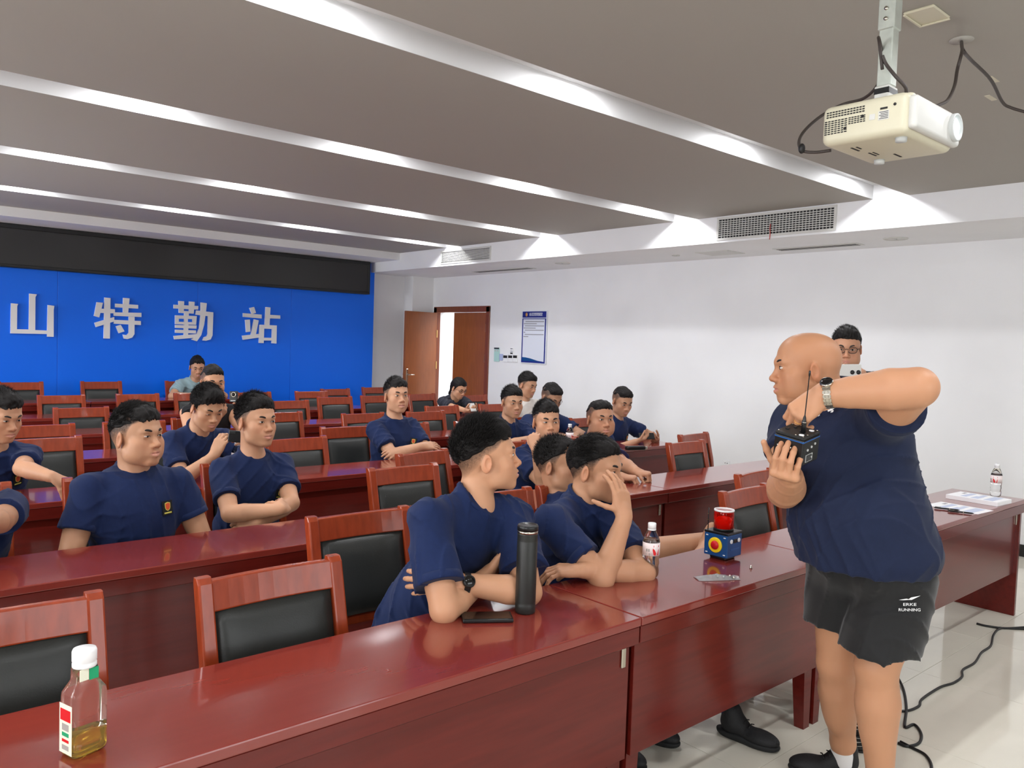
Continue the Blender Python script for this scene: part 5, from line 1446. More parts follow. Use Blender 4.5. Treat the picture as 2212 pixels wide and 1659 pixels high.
# ---- standing man photographing at the back right
hc = at(1828, 751, d=5.2)
PT['snap'] = person(dict(label='man in black T-shirt with dark-rimmed glasses taking a photo with a white phone', hc=hc, face=fdir(1828, 2, -8), torso=fdir(1828, 5), neck=hc-V3(0, 0, .140)+CR[2]*.04, pelvis=hc-V3(0, 0, .73)+CR[2]*.05, res=.0045, seated=False,
    shirt='black_cloth', hair=dict(HAIR_B, t=.006, top=.012, front=.006, strands=dict(n=1530, length=.014, seed=21, lean=(.2, .7, .1), stand=.3)), buzz=BZ3, seed=21, tone=(1.0, .93, .93), headp=dict(fat=1.12), bulk=1.1,
    armR=dict(w=at(1806, 830, d=4.95), e=at(1770, 930, d=5.1), n=nrm(CR[0]*.6+CR[2]*.6), d=nrm(CR[1]*.9+CR[0]*.2), hand=dict(curl=(36, 42, 25))),
    armL=dict(w=at(1872, 835, d=4.95), e=at(1900, 930, d=5.1), n=nrm(-CR[0]*.6+CR[2]*.6), d=nrm(CR[1]*.9-CR[0]*.3), hand=dict(curl=(36, 42, 25)))))
def lower_standing(root, o, P, s, m, knees, ankles, fd, bare=False, b=1.0):
    pr = [el(P, I3, (.15*b, .15*b, .13), .04)]
    for hip, kn, an in zip((P+s*.09, P-s*.09), knees, ankles): pr += [rc(hip, kn, .09*b, .065*b, .03), rc(kn, an, .062*b, .05, .02)]
    v, q = solid(pr, .012, .04, waves(8, 25, .004, 6)); link('trousers', np_mesh('trousers', v-o, q, m), root)
    for an in ankles: shoe(root, an-o, fd, -o[2])
r_, A_, H_, o_, s_, v_ = PT['snap']
Pp = np.array(hc)-V3(0, 0, .75)+CR[2]*.05; fd_ = fdir(1828, 5); sd_ = np.cross(fd_, [0, 0, 1])
lower_standing(r_, o_, Pp-V3(0, 0, .02), sd_, 'dark_trouser', [Pp+sd_*.1*k-V3(0, 0, .45) for k in (1, -1)], [V3(*(Pp+sd_*.1*k)[:2], .09) for k in (1, -1)], fd_)

# ---- the bald man with the detector box
BD = 2.88
hcb = at(1742, 794, d=BD)
NBb = at(1806, 872, d=BD); Pb = at(1880, 1232, d=2.86)
tf = az(268)
cfg = dict(label='bald man in navy polo shirt and black shorts holding up a black detector box', hc=hcb, face=fdir(1742, -76, -2), torso=tf, neck=NBb, pelvis=Pb, hs=1.08, res=.0027, sres=.0055, seated=False, bulk=1.38, armb=1.38, foreb=1.06, hands=1.13, neckr=.064, colr=.068, collar='polo',
    shirt='navy_polo', seed=31, tone=(.98, .89, .82), htone=(.86, .82, .78), headp=dict(fat=1.10, jaw=1.02, chin=1.0, nose=1.05), belly=.040, wr=.8, hem_z=.885, sw=.178, l1=.30, l2=.265, facep=dict(gaze=(.004, 0), squint=1.15, brow=.8), slen=.46, flare=1.12, extra=1,
    shL=at(1903, 905, d=2.70), shR=at(1716, 918, d=3.02),
    armL=dict(w=at(1782, 852, d=2.56), e=at(1945, 832, d=2.42), n=nrm(-CR[1]*.75+CR[2]*.55-CR[0]*.3), d=nrm(-CR[0]*.75-CR[1]*.62+CR[2]*.12), hand=dict(fc=[(50, 48, 30), (52, 50, 32), (54, 52, 32), (56, 52, 34)], thumb=(45, 25, 15), thumb_out=30)),
    armR=dict(w=at(1708, 1030, d=2.60), e=at(1690, 1080, d=2.90), n=nrm(CR[1]*.95+CR[0]*.25), d=nrm(-CR[2]*.78-CR[0]*.45+CR[1]*.12), hand=dict(fc=[(66, 36, 20), (62, 40, 22), (62, 42, 22), (66, 44, 24)], thumb=(40, 15, 10), thumb_out=55, splay=3)),
    legs_skin=[(Pb+V3(0, .10, -.06), at(1808, 1432, d=3.0), at(1822, 1618, d=3.10)), (Pb+V3(.0, -.10, -.06), at(1893, 1440, d=2.78), at(1902, 1700, z=.10))], legb=1.22)
PT['bald'] = person(cfg)
r_, ARMS_B, Hb, ob, shirt_b, vb = PT['bald']
ank = [np.asarray(l[2]) for l in cfg['legs_skin']]
for an, fdv in zip(ank, (V3(-.62, .72, 0), V3(-.75, .35, 0))):
    shoe(r_, V3(an[0], an[1], 0)-V3(ob[0], ob[1], 0), fdv, -ob[2])
    an_ = np.array(an)-ob
    pr = [rc(V3(an_[0], an_[1], .065-ob[2]), V3(an_[0], an_[1], .135-ob[2]), .047, .0455, .01, cut=(V3(0, 0, 1), .135-ob[2]))]
    v, q = solid(pr, .005, .02); link('sock', np_mesh('sock', v, q, 'sock_white'), r_)
# shorts: seat and two separate legs
w1 = waves(77, 28, .005, 8); w2 = waves(78, 60, .0025, 8); gr_ = []
for (hip, kn, an), hem, top_ in zip(cfg['legs_skin'], (.635, .612), (1, 0)):
    dd = nrm(kn-hip); lg = [rc(hip+V3(0, 0, .04), kn+dd*.12, .122, .132, .03, cut=(V3(0, 0, -1), -hem))]
    lg.append(el(Pb+V3(.0, .06 if top_ else -.06, .04), I3, (.185, .145, .14), .04))
    gr_.append(lg)
v, q = solid2(gr_, .007, .05, lambda P_: w1((P_*np.array([1, 1, .5])).astype(np.float32))*.7+folds(79, .008, None, None)(P_), k=.010)
vs_abs = v
shorts = link('shorts', np_mesh('shorts', v-ob, q, 'shorts_black'), r_)
def hit(vv, px, py, rad=.03):
    ray = nrm(CR.T @ np.array([(px-1106.0)/F_PX, -(py-829.5)/F_PX, 1.0])); o = np.array([0, 0, CAM_H])
    rel = vv-o; t = rel@ray; dd = np.linalg.norm(rel-np.outer(t, ray), axis=1)
    m = dd < .012
    t0 = t[m].min(); P0 = o+ray*t0
    near = vv[np.linalg.norm(vv-P0, axis=1) < rad]; c0 = near.mean(0); _, _, vt = np.linalg.svd(near-c0); n = vt[2]
    if n@ray > 0: n = -n
    return P0, n
def decal_axes(n, up=(0, 0, 1), lean=0.0):
    u = nrm(np.asarray(up, float)-n*(np.asarray(up, float)@n)); r = np.cross(u, n)
    c, s = math.cos(lean), math.sin(lean)
    return r*c+u*s, -r*s+u*c
# white print on the shorts
P0, n0 = hit(vs_abs, 1963, 1302, .03); r0, u0 = decal_axes(n0, lean=.05); P1 = P0+n0*.007-ob
text_obj('print', 'ERKE', .0135, 'letter_white', P1-u0*.004, r0, u0, shorts, width=.042)
text_obj('print', 'RUNNING', .0135, 'letter_white', P1-u0*.022, r0, u0, shorts, width=.070)
G().prism([(-.034, .012), (-.010, .016), (.006, .012), (.034, .026), (.004, .020), (-.006, .012), (-.020, .011)], 0, .0008, (r0, u0, n0), P1).build('print', 'letter_white', shorts)
# chest logo: small white figure with a red stroke
P0, n0 = hit(vb, 1804, 882, .03); r0, u0 = decal_axes(n0, lean=.5); P1 = P0+n0*.006-ob
for pl, m_ in (([(-.022, -.012), (-.008, -.012), (.004, -.004), (.022, -.006), (.024, .010), (.008, .004), (-.006, .002), (-.016, -.004), (-.024, -.004)], 'letter_white'), ([(-.010, .006), (.010, .010), (.006, .016), (-.006, .012)], 'red'), ([(-.012, -.020), (-.004, -.022), (0, -.015), (-.006, -.012)], 'letter_white')):
    G().prism(pl, 0, .0012, (r0, u0, n0), P1).build('chest_logo', m_, shirt_b)
P0, n0 = hit(vb, 1769, 898, .02)
G().lathe([(.0058, 0), (.0058, .002), (.0035, .0026), (.002, .0014), (.001, .0014)], 16, origin=P0+n0*.004-ob, axis=n0).build('button', 'letter_white', shirt_b)
# polo collar
nax = nrm(Hb.w(0, -.034, -.058)-NBb); cnn = nrm(nax*.86+np.array(tf)*.45); e1 = nrm(np.cross(cnn, np.cross(tf, [0, 0, 1]))); e2 = np.cross(cnn, e1)
if e1@np.array(tf) < 0: e1 = -e1
g = G(); rows = []
for i in range(33):
    t = .20+(2*PI-.40)*i/32; dv = e1*math.cos(t)+e2*math.sin(t); cc_ = NBb+nax*.016-ob
    fr = .5+.5*math.cos(t)
    rows.append([g.bm.verts.new(cc_+dv*.080+cnn*.030), g.bm.verts.new(cc_+dv*.086+cnn*.032), g.bm.verts.new(cc_+dv*(.108+.012*fr)-cnn*(.010+.016*fr)), g.bm.verts.new(cc_+dv*(.101+.012*fr)-cnn*(.011+.016*fr))])
for a, b in zip(rows[:-1], rows[1:]):
    for k in range(4):
        f = g.bm.faces.new((a[k], a[(k+1) % 4], b[(k+1) % 4], b[k])); f.smooth = True
g.bm.faces.new(rows[0]); g.bm.faces.new(rows[-1][::-1])
g.build('collar', 'navy_polo', shirt_b)
# ------------------------------------------------------------------ things in hands and on the people
def oriented(name, label, cat, c, right, up, group=None):
    """Empty whose x, z axes follow right and up"""
    r = nrm(right); u = np.asarray(up, float); u = nrm(u-r*(u@r)); y = np.cross(u, r)
    o = thing(name, label, cat, (0, 0, 0), 0, group)
    o.matrix_world = Matrix(((r[0], y[0], u[0], c[0]), (r[1], y[1], u[1], c[1]), (r[2], y[2], u[2], c[2]), (0, 0, 0, 1)))
    return o
# black detector box held up by the bald man
ca, sa = math.cos(math.radians(41)), math.sin(math.radians(41))
tl = math.radians(17)
upb = nrm(CR[1]*math.cos(tl)-CR[2]*math.sin(tl)); fwb = nrm(-CR[2]*math.cos(tl)-CR[1]*math.sin(tl))     # top tipped towards the viewer
rb = nrm(CR[0]*ca-fwb*-sa)
cb = at(1720, 962, d=2.55)
box = oriented('detector_box', 'black cubic detector box with a whip antenna in the bald man hands', 'detector', cb, CR[0]*sa*1.0+fwb*ca, upb)
hb = .050
G().box((-hb, -hb, -.046), (hb, hb, .040), .004, seg=2).build('body', 'black_plastic', box)
G().box((-hb-.0004, -hb-.0004, .030), (hb+.0004, hb+.0004, .037), .002).build('stripe', 'stripe_blue', box)
G().box((-hb, -hb, .040), (hb, hb, .050), .003).build('lid', 'black_matte', box)
for (x, y, r) in ((.030, .030, .008), (.030, -.030, .008)): G().lathe([(r, .050), (r, .0515), (.001, .052)], 16, origin=(x, y, 0)).build('indicator', 'letter_white', box)
for (x, y) in ((-.042, .042), (.042, .042), (.042, -.042), (.018, -.043), (.043, -.018), (-.042, -.042), (.0, .042)): G().lathe([(.0028, .050), (.0028, .0525), (.001, .053)], 8, origin=(x, y, 0)).build('screw', 'steel', box)
for (x, y) in ((-.02, .02), (.0, .03), (.012, .0), (-.03, -.01)): G().lathe([(.0055, .050), (.0055, .0535), (.0035, .054), (.001, .0535)], 12, origin=(x, y, 0)).build('connector', 'black_plastic', box)
an = link('antenna', G().lathe([(.0075, .05), (.0075, .085), (.0055, .090), (.0045, .10), (.0018, .108), (.0016, .232), (.0030, .238), (.0030, .250), (.001, .252)], 14, origin=(.020, -.004, 0)).mesh('antenna', 'black_plastic'), box)
G().lathe([(.0078, .083), (.0078, .086), (.001, .0865)], 14, origin=(.020, -.004, 0)).build('antenna_ring', 'steel', an)
# lenses on the left face, port and rating plate on the right face
for k, y in enumerate((-.016, .0, .016)):
    G().lathe([(.0062, 0), (.0062, .002), (.0045, .0045), (.001, .0055)], 16, origin=(y-.008, -hb, .006), axis=(0, -1, 0)).build('stud', 'steel', box)
for s_ in (-.036, .020):
    G().lathe([(.0018, 0), (.0018, .0015), (.001, .0016)], 8, origin=(s_, -hb, .006), axis=(0, -1, 0)).build('pin', 'letter_white', box)
G().box((hb, -.028, -.036), (hb+.001, .012, -.012)).build('rating_plate', 'grey_plastic', box)
g = G()
for k in range(5): g.box((hb+.0008, -.026, -.034+k*.0043), (hb+.0014, .010-.004*(k % 3), -.0305+k*.0043))
g.build('plate_print', 'black_plastic', box)
for (y, z) in ((-.022, .004), (.0, .010), (.020, .016)): G().lathe([(.004, 0), (.004, .003), (.001, .0035)], 12, origin=(hb, y, z), axis=(1, 0, 0)).build('port', 'grey_plastic', box)
# watches, ring
def band(E_, W_, r, wdt, name, m, parent, o, at_t=.96, n=28, links=False):
    d_ = nrm(W_-E_); c_ = E_+(W_-E_)*at_t-o; a1 = nrm(np.cross(d_, [.1, .2, .97])); a2 = np.cross(d_, a1)
    g = G(); rings = []
    for i in range(n):
        t = 2*PI*i/n; dv = a1*math.cos(t)+a2*math.sin(t)
        rings.append([g.bm.verts.new(c_+dv*(r+(.0035 if q in (1, 2) else 0))+d_*(wdt/2*(1 if q in (2, 3) else -1))) for q in range(4)])
    for i in range(n):
        a, b = rings[i], rings[(i+1) % n]
        for q in range(4): g.bm.faces.new((a[q], a[(q+1) % 4], b[(q+1) % 4], b[q]))
    return g.build(name, m, parent), c_, d_, a1, a2
rootw, A2, H2, o2, s2, v2 = PT['watch']
S_, E_, W_, hd_, hn_, _ = A2['L']
wt = link('wrist_watch', None, rootw)
bd, c_, d_, a1, a2 = band(E_, W_, .0345, .020, 'strap', 'black_plastic', wt, o2, .84)
outw = nrm(-CR[2]*.85+CR[1]*.45); outw = nrm(outw-d_*(outw@d_))
fc_ = c_+outw*.036
G().lathe([(.0205, -.004), (.0215, .004), (.0205, .008), (.0175, .0095)], 28, origin=fc_, axis=outw).build('case', 'black_plastic', wt)
G().lathe([(.0178, .0085), (.0165, .0102), (.001, .0108)], 28, origin=fc_, axis=outw).build('dial', 'screen_glass', wt)
rb_, AB, HB_, oB, sB, vB = PT['bald']
S_, E_, W_, hd_, hn_, tipsB = AB['L']
wt = link('wrist_watch', None, rb_)
bd, c_, d_, a1, a2 = band(E_, W_, .0415, .019, 'bracelet_core', 'steel', wt, oB, .95)
for i in range(22):
    t = 2*PI*i/22; dv = a1*math.cos(t)+a2*math.sin(t); tg = np.cross(d_, dv)
    for (w0, hh) in ((0, .0062), (-.0082, .004), (.0082, .004)):
        cc_ = c_+dv*.0452+d_*w0
        G().hexa([tuple(cc_+tg*x*.0048+d_*y*hh+dv*z*.0012) for (x, y, z) in ((-1, -1, -1), (1, -1, -1), (1, 1, -1), (-1, 1, -1), (-1, -1, 1), (1, -1, 1), (1, 1, 1), (-1, 1, 1))]).build('link', 'steel', bd)
outw = nrm(CR[1]*.75-CR[2]*.55-CR[0]*.2); outw = nrm(outw-d_*(outw@d_)); fc_ = c_+outw*.043
G().lathe([(.0200, -.006), (.0210, .004), (.0200, .0085), (.0165, .010)], 32, origin=fc_, axis=outw).build('case', 'steel', wt)
G().lathe([(.0198, .0085), (.0190, .0105), (.0160, .0108)], 32, origin=fc_, axis=outw, cap=False).build('bezel', 'black_plastic', wt)
G().lathe([(.0162, .0098), (.0155, .0106), (.001, .0108)], 28, origin=fc_, axis=outw).build('dial', 'screen_glass', wt)
# gold ring on the ring finger of the same hand
wr_, = [W_]
xh = -np.cross(hd_, nrm(hn_-hd_*(hn_@hd_)))*-1.0
bs_ = W_+nrm(W_-E_)*.004+1.13*(np.cross(hd_, nrm(hn_-hd_*(hn_@hd_)))*1.0*.0095+hd_*.088); a_ = math.radians(54)
drf = nrm(hd_*math.cos(a_)+nrm(hn_-hd_*(hn_@hd_))*math.sin(a_))
rg = G(); t1 = nrm(np.cross(drf, [.2, .3, .9])); t2 = np.cross(drf, t1); cR = bs_+drf*.024-oB
pts = [cR+(t1*math.cos(2*PI*i/20)+t2*math.sin(2*PI*i/20))*.0112 for i in range(22)]
rg.tube(pts, .0022, 6, cap=False); rg.build('ring', 'gold', rb_)
# phones and cameras
def phone(label, c, right, up, w=.074, h=.152, m='black_plastic', back=None, cat='phone', group=None):
    p = oriented('phone', label, cat, c, right, up, group)
    G().box((-w/2, -.004, -h/2), (w/2, .004, h/2), .0035, seg=2).build('case', m, p)
    G().box((-w/2+.004, .0038, -h/2+.005), (w/2-.004, .0046, h/2-.005)).build('screen', 'screen_glass', p)
    return p
c_ = at(520, 944, y=4.60); f_ = fdir(447, 28)
ph = phone('dark phone held sideways by the bending man', c_, nrm(CR[0]*.9+CR[2]*.25-CR[1]*.12), CR[1]*.95, .140, .070)
G().box((-.066, -.008, .012), (-.030, -.004, .030), .002).build('camera_bump', 'black_matte', ph)
c_ = at(505, 857, y=5.93)
cm = oriented('compact_camera', 'small black camera in the filming man hands', 'camera', c_, CR[0], CR[1])
G().box((-.030, -.012, -.042), (.030, .012, .042), .006, seg=2).build('body', 'black_plastic', cm)
G().lathe([(.019, .0), (.019, .008), (.015, .009), (.012, .004)], 24, origin=(.004, -.012, .016), axis=(0, -1, 0), cap=False).build('lens_ring', 'steel', cm)
G().lathe([(.012, .004), (.010, .006), (.001, .007)], 20, origin=(.004, -.012, .016), axis=(0, -1, 0)).build('lens', 'screen_glass', cm)
G().box((-.02, -.0128, -.034), (.02, -.0118, -.026)).build('print', 'grey_plastic', cm)
c_ = at(1834, 800, d=4.86)
ph = phone('white phone held sideways by the man in glasses', c_, CR[0], CR[1], .148, .074, 'white_plastic')
for x in (-.055, -.018): G().lathe([(.013, 0), (.013, .003), (.001, .0035)], 20, origin=(x*-1, -.004, -.012), axis=(0, -1, 0)).build('camera_lens', 'black_plastic', ph)
c_ = at(1397, 942, y=4.70)
phone('dark phone held sideways by the crew-cut man', c_, nrm(CR[0]+CR[2]*.15), nrm(CR[1]*.75+CR[2]*.6), .145, .07)
c_ = at(1021, 880, y=7.46)
phone('pale phone in the young woman hands', c_, nrm(CR[0]*.8+CR[2]*.3), nrm(CR[1]*.6+CR[2]*.7), .07, .14, 'white_plastic')
# glasses
for key, m_, th in (('woman', 'black_plastic', .0013), ('specs', 'steel', .0011), ('snap', 'black_plastic', .0018)):
    r0_, A0, H0, o0, s0, v0 = PT[key]
    glasses(r0_, Head(H0.c-o0, H0.R[1], H0.R[2], H0.s), m_, th)
# woman: ponytail and white print
r0_, A0, H0, o0, s0, v0 = PT['woman']
v, q = solid([H0.q((0, -.10, .0), (.0, -.125, -.04), .022, .020, .01), H0.q((0, -.125, -.04), (.01, -.115, -.14), .020, .010, .01)], .006, .02, waves(3, 120, .003, 6))
link('ponytail', np_mesh('ponytail', v-o0, q, 'hair_black'), r0_)
try:
    P0, n0 = hit(v0, 985, 873, .03); rr0, uu0 = decal_axes(n0)
    text_obj('shirt_print', 'Tools', .05, 'letter_white', P0+n0*.008-o0, rr0, uu0, s0, width=.16)
except Exception as ex: pass
# ------------------------------------------------------------------ things on the tables
def on_table(px, py, z=.75): p = at(px, py, z=z); return (p[0], p[1], z)
# thermos flask
p = on_table(1134, 1322)
t = thing('thermos_flask', 'tall matt black thermos flask on the front table', 'flask', p)
G().lathe([(.030, 0), (.0335, .004), (.0335, .030), (.0328, .034), (.0335, .038), (.0335, .235), (.0325, .238), (.0335, .241), (.0325, .246), (.0335, .249), (.0325, .254), (.0335, .257), (.0335, .262)], 36).build('body', 'thermos', t)
G().lathe([(.0338, .262), (.0338, .271)], 36).build('band', 'steel', t)
G().lathe([(.0345, .271), (.0345, .284), (.032, .289), (.030, .287), (.001, .286)], 36).build('lid', 'black_plastic', t)
# phone lying by the thermos
p = at(1052, 1333, z=.757)
phl = oriented('phone', 'black phone lying flat beside the thermos flask', 'phone', p, nrm(CR[0]*1.0+CR[2]*.05*0+V3(.02, .10, 0)), V3(-.66, .75, 0))
phl.matrix_world = Matrix.Translation(p) @ Matrix.Rotation(math.radians(-33), 4, 'Z')
G().box((-.080, -.039, -.006), (.080, .039, .006), .004, seg=2).build('case', 'black_plastic', phl)
G().box((-.074, -.034, .0055), (.074, .034, .0068), .0005).build('screen', 'screen_glass', phl)
G().box((-.02, -.0402, -.002), (.012, -.0385, .003), .001).build('button', 'black_matte', phl)
# water bottles
def water_bottle(px, py, label, turn=0.0, z=.75):
    p = on_table(px, py, z)
    t = thing('water_bottle', label, 'bottle', p, turn)
    prof = [(.020, .001), (.027, .004), (.031, .012), (.0325, .03), (.030, .045), (.0325, .058), (.0305, .070), (.0325, .082), (.0325, .084), (.0325, .136), (.031, .146), (.024, .165), (.016, .182), (.0128, .188), (.0128, .196)]
    G().lathe(prof, 32).build('bottle', 'clear', t)
    G().lathe([(.018, .004), (.026, .007), (.0295, .013), (.031, .03), (.0287, .045), (.031, .058), (.0292, .070), (.031, .084), (.031, .136), (.0297, .145), (.001, .146)], 28).build('water', 'clear', t)
    G().lathe([(.0329, .088), (.0331, .088), (.0331, .137), (.0329, .137)], 36, cap=False).build('label', 'label_pink', t)
    G().lathe([(.0155, .186), (.0158, .206), (.0145, .209), (.001, .2095)], 28).build('cap', 'letter_white', t)
    G().lathe([(.0162, .182), (.0162, .186)], 24).build('cap_ring', 'letter_white', t)
    def curved(poly, m, nm):
        g = G(); 
        a = [g.bm.verts.new((math.sin(x)*.0337, -math.cos(x)*.0337, z)) for x, z in poly]; g.bm.faces.new(a)
        g.build(nm, m, t)
    curved([(.18, .093), (.40, .090), (.52, .098), (.30, .112), (.10, .118), (.05, .112)], 'red', 'label_mark')
    curved([(.62, .091), (.78, .092), (.90, .116), (.80, .112)], 'red', 'label_mark')
    curved([(-.75, .090), (-.25, .090), (-.25, .099), (-.75, .099)], 'label_grey', 'label_mark')
    for x in (-.62, -.36): curved([(x-.09, .104), (x+.09, .104), (x+.09, .115), (x-.09, .115)], 'label_grey', 'label_mark')
    curved([(.15, .122), (.85, .122), (.85, .129), (.15, .129)], 'red', 'label_mark')
    return t
water_bottle(1404, 1246, 'clear water bottle with a pink label beside the chin-in-hand man', math.radians(-45))
water_bottle(2150, 1072, 'clear water bottle standing behind the thick booklet at the right end', math.radians(-110))
water_bottle(511, 1024, 'water bottle on the third table below the dark phone', math.radians(-20))
pw_ = at(1232, 900, y=4.80); pw_ = (CR @ (np.array([pw_[0], 4.80, .75])-V3(0, 0, CAM_H))); pw_ = (1106+F_PX*pw_[0]/pw_[2], 829.5-F_PX*pw_[1]/pw_[2])
water_bottle(pw_[0], pw_[1], 'water bottle on the table beside the man with thin-rimmed glasses', math.radians(-20))
# red beacon on its blue box
p = on_table(1560, 1204)
t = thing('beacon_lamp', 'blue cube alarm with a red beacon dome and yellow-red button', 'beacon', p, math.radians(2))
s_ = .056
G().box((-.038, -.038, 0), (.038, .038, .014), .003).build('base', 'black_plastic', t)
G().box((-s_, -s_, .014), (s_, s_, .108), .003).build('body', 'device_blue', t)
G().box((-s_-.001, -s_-.001, .108), (s_+.001, s_+.001, .118), .002).build('lid', 'black_plastic', t)
G().lathe([(.042, .118), (.042, .126), (.041, .128)], 32).build('dome_base', 'black_plastic', t)
dm = G().lathe([(.041, .127), (.0415, .195), (.040, .199), (.001, .200)], 36).build('dome', 'beacon_red', t)
G().lathe([(.020, .128), (.022, .150), (.026, .165), (.018, .175), (.001, .178)], 20).build('lamp', 'beacon_core', t)
G().lathe([(.0375, .199), (.042, .199), (.0425, .202), (.042, .206), (.0385, .2065), (.0375, .203), (.0375, .199)], 36, cap=False).build('dome_rim', 'letter_white', t)
G().lathe([(.032, 0), (.032, .004), (.030, .005), (.022, .0055)], 32, origin=(-s_, 0, .062), axis=(-1, 0, 0)).build('button_ring', 'yellow', t)
G().lathe([(.019, .003), (.018, .009), (.001, .0105)], 28, origin=(-s_, 0, .062), axis=(-1, 0, 0)).build('button', 'red', t)
for (y, z) in ((-.042, .098), (.042, .098), (-.042, .026), (.042, .026)): G().box((-s_-.0012, y-.005, z-.002), (-s_, y+.005, z+.002)).build('tick', 'letter_white', t)
for y in (-.028, .030): G().lathe([(.009, 0), (.009, .003), (.006, .004), (.001, .003)], 18, origin=(y, -s_, .082), axis=(0, -1, 0)).build('dial', 'letter_white', t)
G().box((-.012, -s_-.003, .074), (.016, -s_, .090), .001).build('connector', 'black_plastic', t)
G().box((-.030, -s_-.0012, .044), (.034, -s_, .050)).build('print', 'stripe_blue', t)
G().tube([(-.046, .046, .118), (-.046, .046, .21)], .0022, 8).build('antenna', 'black_plastic', t)
for z in (.16, .185): G().tube([(-.052, .046, z), (-.046, .046, z)], .0015, 6).build('antenna_clip', 'brass', t)
# plastic bag with metal parts
p = on_table(1549, 1250)
t = thing('parts_bag', 'clear plastic bag of small metal parts below the beacon', 'bag', (p[0], p[1], .75), math.radians(-31))
g = G(); nx, ny = 16, 8; V = {}
rr = np.random.default_rng(3)
for sd_ in (0, 1):
    for i in range(nx+1):
        for k in range(ny+1):
            u, v_ = i/nx, k/ny; pf = math.sin(PI*v_)**.6*(math.sin(PI*min(1, u*1.15+.05))**.5 if u < .9 else .35)*(.35+.65*u)
            z = .0012+(.022*pf*(1+.25*rr.normal()) if sd_ else 0)
            V[sd_, i, k] = g.bm.verts.new((-.085+.17*u, (-.030+.060*v_)*(.95+.1*math.sin(5*u)), max(.0012, z) if sd_ else .0008))
for sd_ in (0, 1):
    for i in range(nx):
        for k in range(ny):
            f = g.bm.faces.new([V[sd_, i, k], V[sd_, i+1, k], V[sd_, i+1, k+1], V[sd_, i, k+1]]); f.smooth = True
g.build('film', 'clear_bag', t)
for i, (x, y) in enumerate(((.045, .0), (.06, -.01), (.03, .008), (.055, .012), (.02, -.006), (.0, .004))):
    G().lathe([(.005, 0), (.005, .008), (.003, .009), (.001, .009)], 10, origin=(x, y, .002), axis=(.4, .3*(-1)**i, .6)).build('part', 'steel', t)
p = on_table(1622, 1228); t = thing('small_bolt', 'tiny metal bolt lying on the table right of the beacon', 'bolt', p)
G().lathe([(.006, 0), (.006, .004), (.003, .005), (.003, .012), (.001, .0125)], 10).build('shank', 'steel', t); G().lathe([(.0035, 0), (.0035, .006), (.001, .0065)], 8, origin=(.008, .004, 0)).build('nut', 'black_plastic', t)
# juice bottle
p = on_table(181, 1622)
t = thing('juice_bottle', 'square plastic bottle with a little yellow juice left, nearest the camera', 'bottle', p, math.radians(17))
sq = dict(power=6.0, sx=1.32, sy=1.02)
G().lathe([(.022, .001), (.0265, .004), (.0285, .012), (.0285, .122), (.0275, .132), (.0205, .147), (.0170, .155), (.0165, .180)], 40, **sq).build('bottle', 'pet_frost', t)
G().lathe([(.021, .004), (.0252, .007), (.0268, .013), (.0268, .048), (.001, .0485)], 40, **sq).build('juice', 'juice', t)
G().lathe([(.0225, .180), (.0232, .182), (.0232, .188), (.0222, .189), (.0222, .191), (.0235, .193), (.0235, .212), (.0215, .217), (.001, .218)], 40).build('cap', 'letter_white', t)
X_ = .0285*1.32
G().box((-X_-.0010, -.022, .010), (-X_-.0002, .022, .112), .0002).build('label', 'label_cream', t)
G().box((-X_-.0015, -.018, .078), (-X_-.0009, .018, .102)).build('label_mark', 'red', t)
for (z0_, z1_, m_) in ((.058, .072, 'label_grey'), (.046, .054, 'green_tag'), (.034, .040, 'red'), (.018, .028, 'label_grey')):
    G().box((-X_-.0014, -.012, z0_), (-X_-.0009, .012, z1_)).build('label_mark', m_, t)
G().box((.000, -.0182, .154), (.0200, -.0170, .178), .0003).build('neck_tag', 'green_tag', t)
G().box((-.0200, -.0181, .156), (-.001, -.0170, .180), .0003).build('neck_tag', 'label_cream', t)
# papers, booklet, pens at the right end
def sheet(name, label, cat, px, py, w, h, th, rz, m='paper', lines=True):
    p = at(px, py, z=.75)
    t = thing(name, label, cat, (p[0], p[1], .75), rz)
    G().box((-w/2, -h/2, .0002), (w/2, h/2, th), min(.001, th*.2)).build('pages' if th > .005 else 'sheet', m, t)
    if lines:
        for (a, b, c, d_) in ((-.40, -.38, .40, -.20), (-.40, -.10, .05, .05), (-.35, .14, .40, .26), (.1, -.08, .4, .02)):
            G().box((a*w, b*h, th), (c*w, d_*h, th+.0004)).build('print', 'print_blue', t)
        G().box((.15*w, .32*h, th), (.38*w, .38*h, th+.0004)).build('print', 'print_grey', t)
    return t
q0 = at(2066, 1100, z=.75)
def q_dir(px0, py0, px1, py1): a, b = at(px0, py0, z=.75), at(px1, py1, z=.75); return math.atan2(b[1]-a[1], b[0]-a[0]), float(np.linalg.norm(b-a))
ang, ln = q_dir(1995, 1088, 2030, 1081)
sheet('paper_sheet', 'printed sheet of paper lying under the two pens', 'paper', 2071, 1097, .21, .297, .0006, math.radians(-4))
sheet('booklet', 'thick white printed booklet near the table end', 'booklet', 2113, 1082, .21, .297, .026, math.radians(-3))
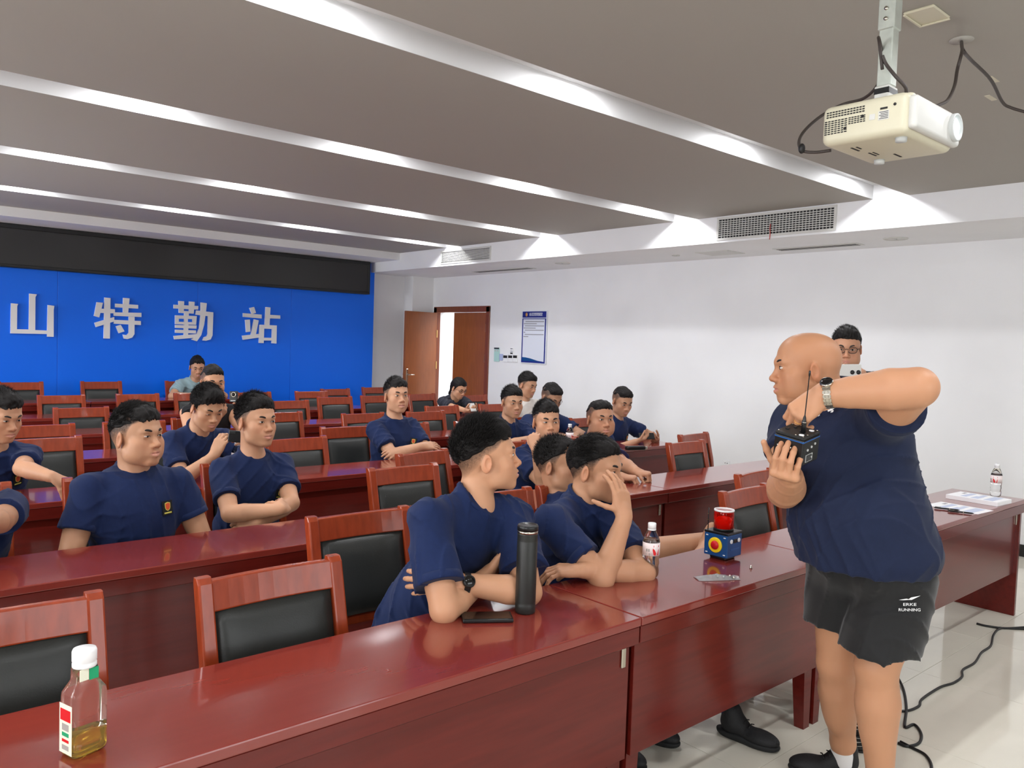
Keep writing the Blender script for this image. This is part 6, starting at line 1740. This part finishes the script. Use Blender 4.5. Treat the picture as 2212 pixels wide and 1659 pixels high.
for k, (px, py) in enumerate(((2045, 1099), (2075, 1106))):
    p = at(px, py, z=.757)
    t = thing('pen', 'black ballpoint pen on the printed sheet, %s one' % ('left' if k == 0 else 'right'), 'pen', tuple(p), math.radians(-70))
    G().tube([(-.065, 0, 0), (-.058, 0, 0), (.035, 0, 0), (.055, 0, 0), (.066, 0, 0)], [.002, .0048, .0048, .0046, .0012], 10).build('barrel', 'black_plastic', t)
    G().tube([(-.06, 0, .006), (-.03, 0, .0068)], .0012, 6).build('clip', 'steel', t)
    G().tube([(.012, 0, 0), (.016, 0, 0)], .0052, 10).build('ring', 'steel', t)
# black pouch and phone bits before the crew-cut man
p = at(1372, 972, z=.75); t = thing('glasses_case', 'long black case on the table before the crew-cut man', 'case', tuple(p), math.radians(-20))
G().box((-.09, -.03, 0), (.09, .03, .035), .012, seg=3).build('body', 'black_plastic', t, smooth=True); G().tube([(.088, 0, .018), (.115, 0, .018)], .014, 14).build('end_cap', 'steel', t)
# ------------------------------------------------------------------ cables on the floor
def fl(px, py, z=.006): p = at(px, py, z=z); return (p[0], p[1], z)
cable('floor_cable', 'black cable winding across the pale floor from the right edge', [fl(2240, 1360), fl(2190, 1358), fl(2160, 1358), fl(2146, 1372), fl(2140, 1395), fl(2120, 1410), fl(2105, 1432), fl(2080, 1447), fl(2078, 1462), fl(2060, 1475), fl(2030, 1485), fl(1992, 1510), fl(1985, 1525), fl(1962, 1535), fl(1935, 1536)], .006, 'cable')
cable('floor_cable', 'black cable running alongside to the right edge of the floor', [fl(2110, 1347), fl(2130, 1352), fl(2170, 1357), fl(2212, 1355), fl(2250, 1353)], .007, 'cable')
cable('floor_cable', 'black cable coming down behind the bald man leg', [fl(1938, 1460, .02), fl(1952, 1490), fl(1958, 1530), fl(1955, 1570), fl(1975, 1565), fl(1990, 1585), fl(1985, 1605), fl(1960, 1612), fl(1940, 1605)], .006, 'cable')
cable('floor_cable', 'black cable looping out near the bald man shoe', [fl(1945, 1602), fl(1970, 1615), fl(2000, 1632), fl(2012, 1660), fl(1990, 1690), fl(1950, 1680)], .006, 'cable')
p = at(1862, 1610, z=.0)
cl = thing('cable_coil', 'coil of black cable on the floor behind the bald man legs', 'cable', (p[0], p[1], 0))
for k in range(7):
    pts = [(.075*math.cos(2*PI*i/24)*(1+.06*math.sin(k)), .055*math.sin(2*PI*i/24), .008+.013*k+.004*math.sin(3*2*PI*i/24+k)) for i in range(26)]
    G().tube(pts, .006, 8, cap=False).build('turn', 'cable', cl)
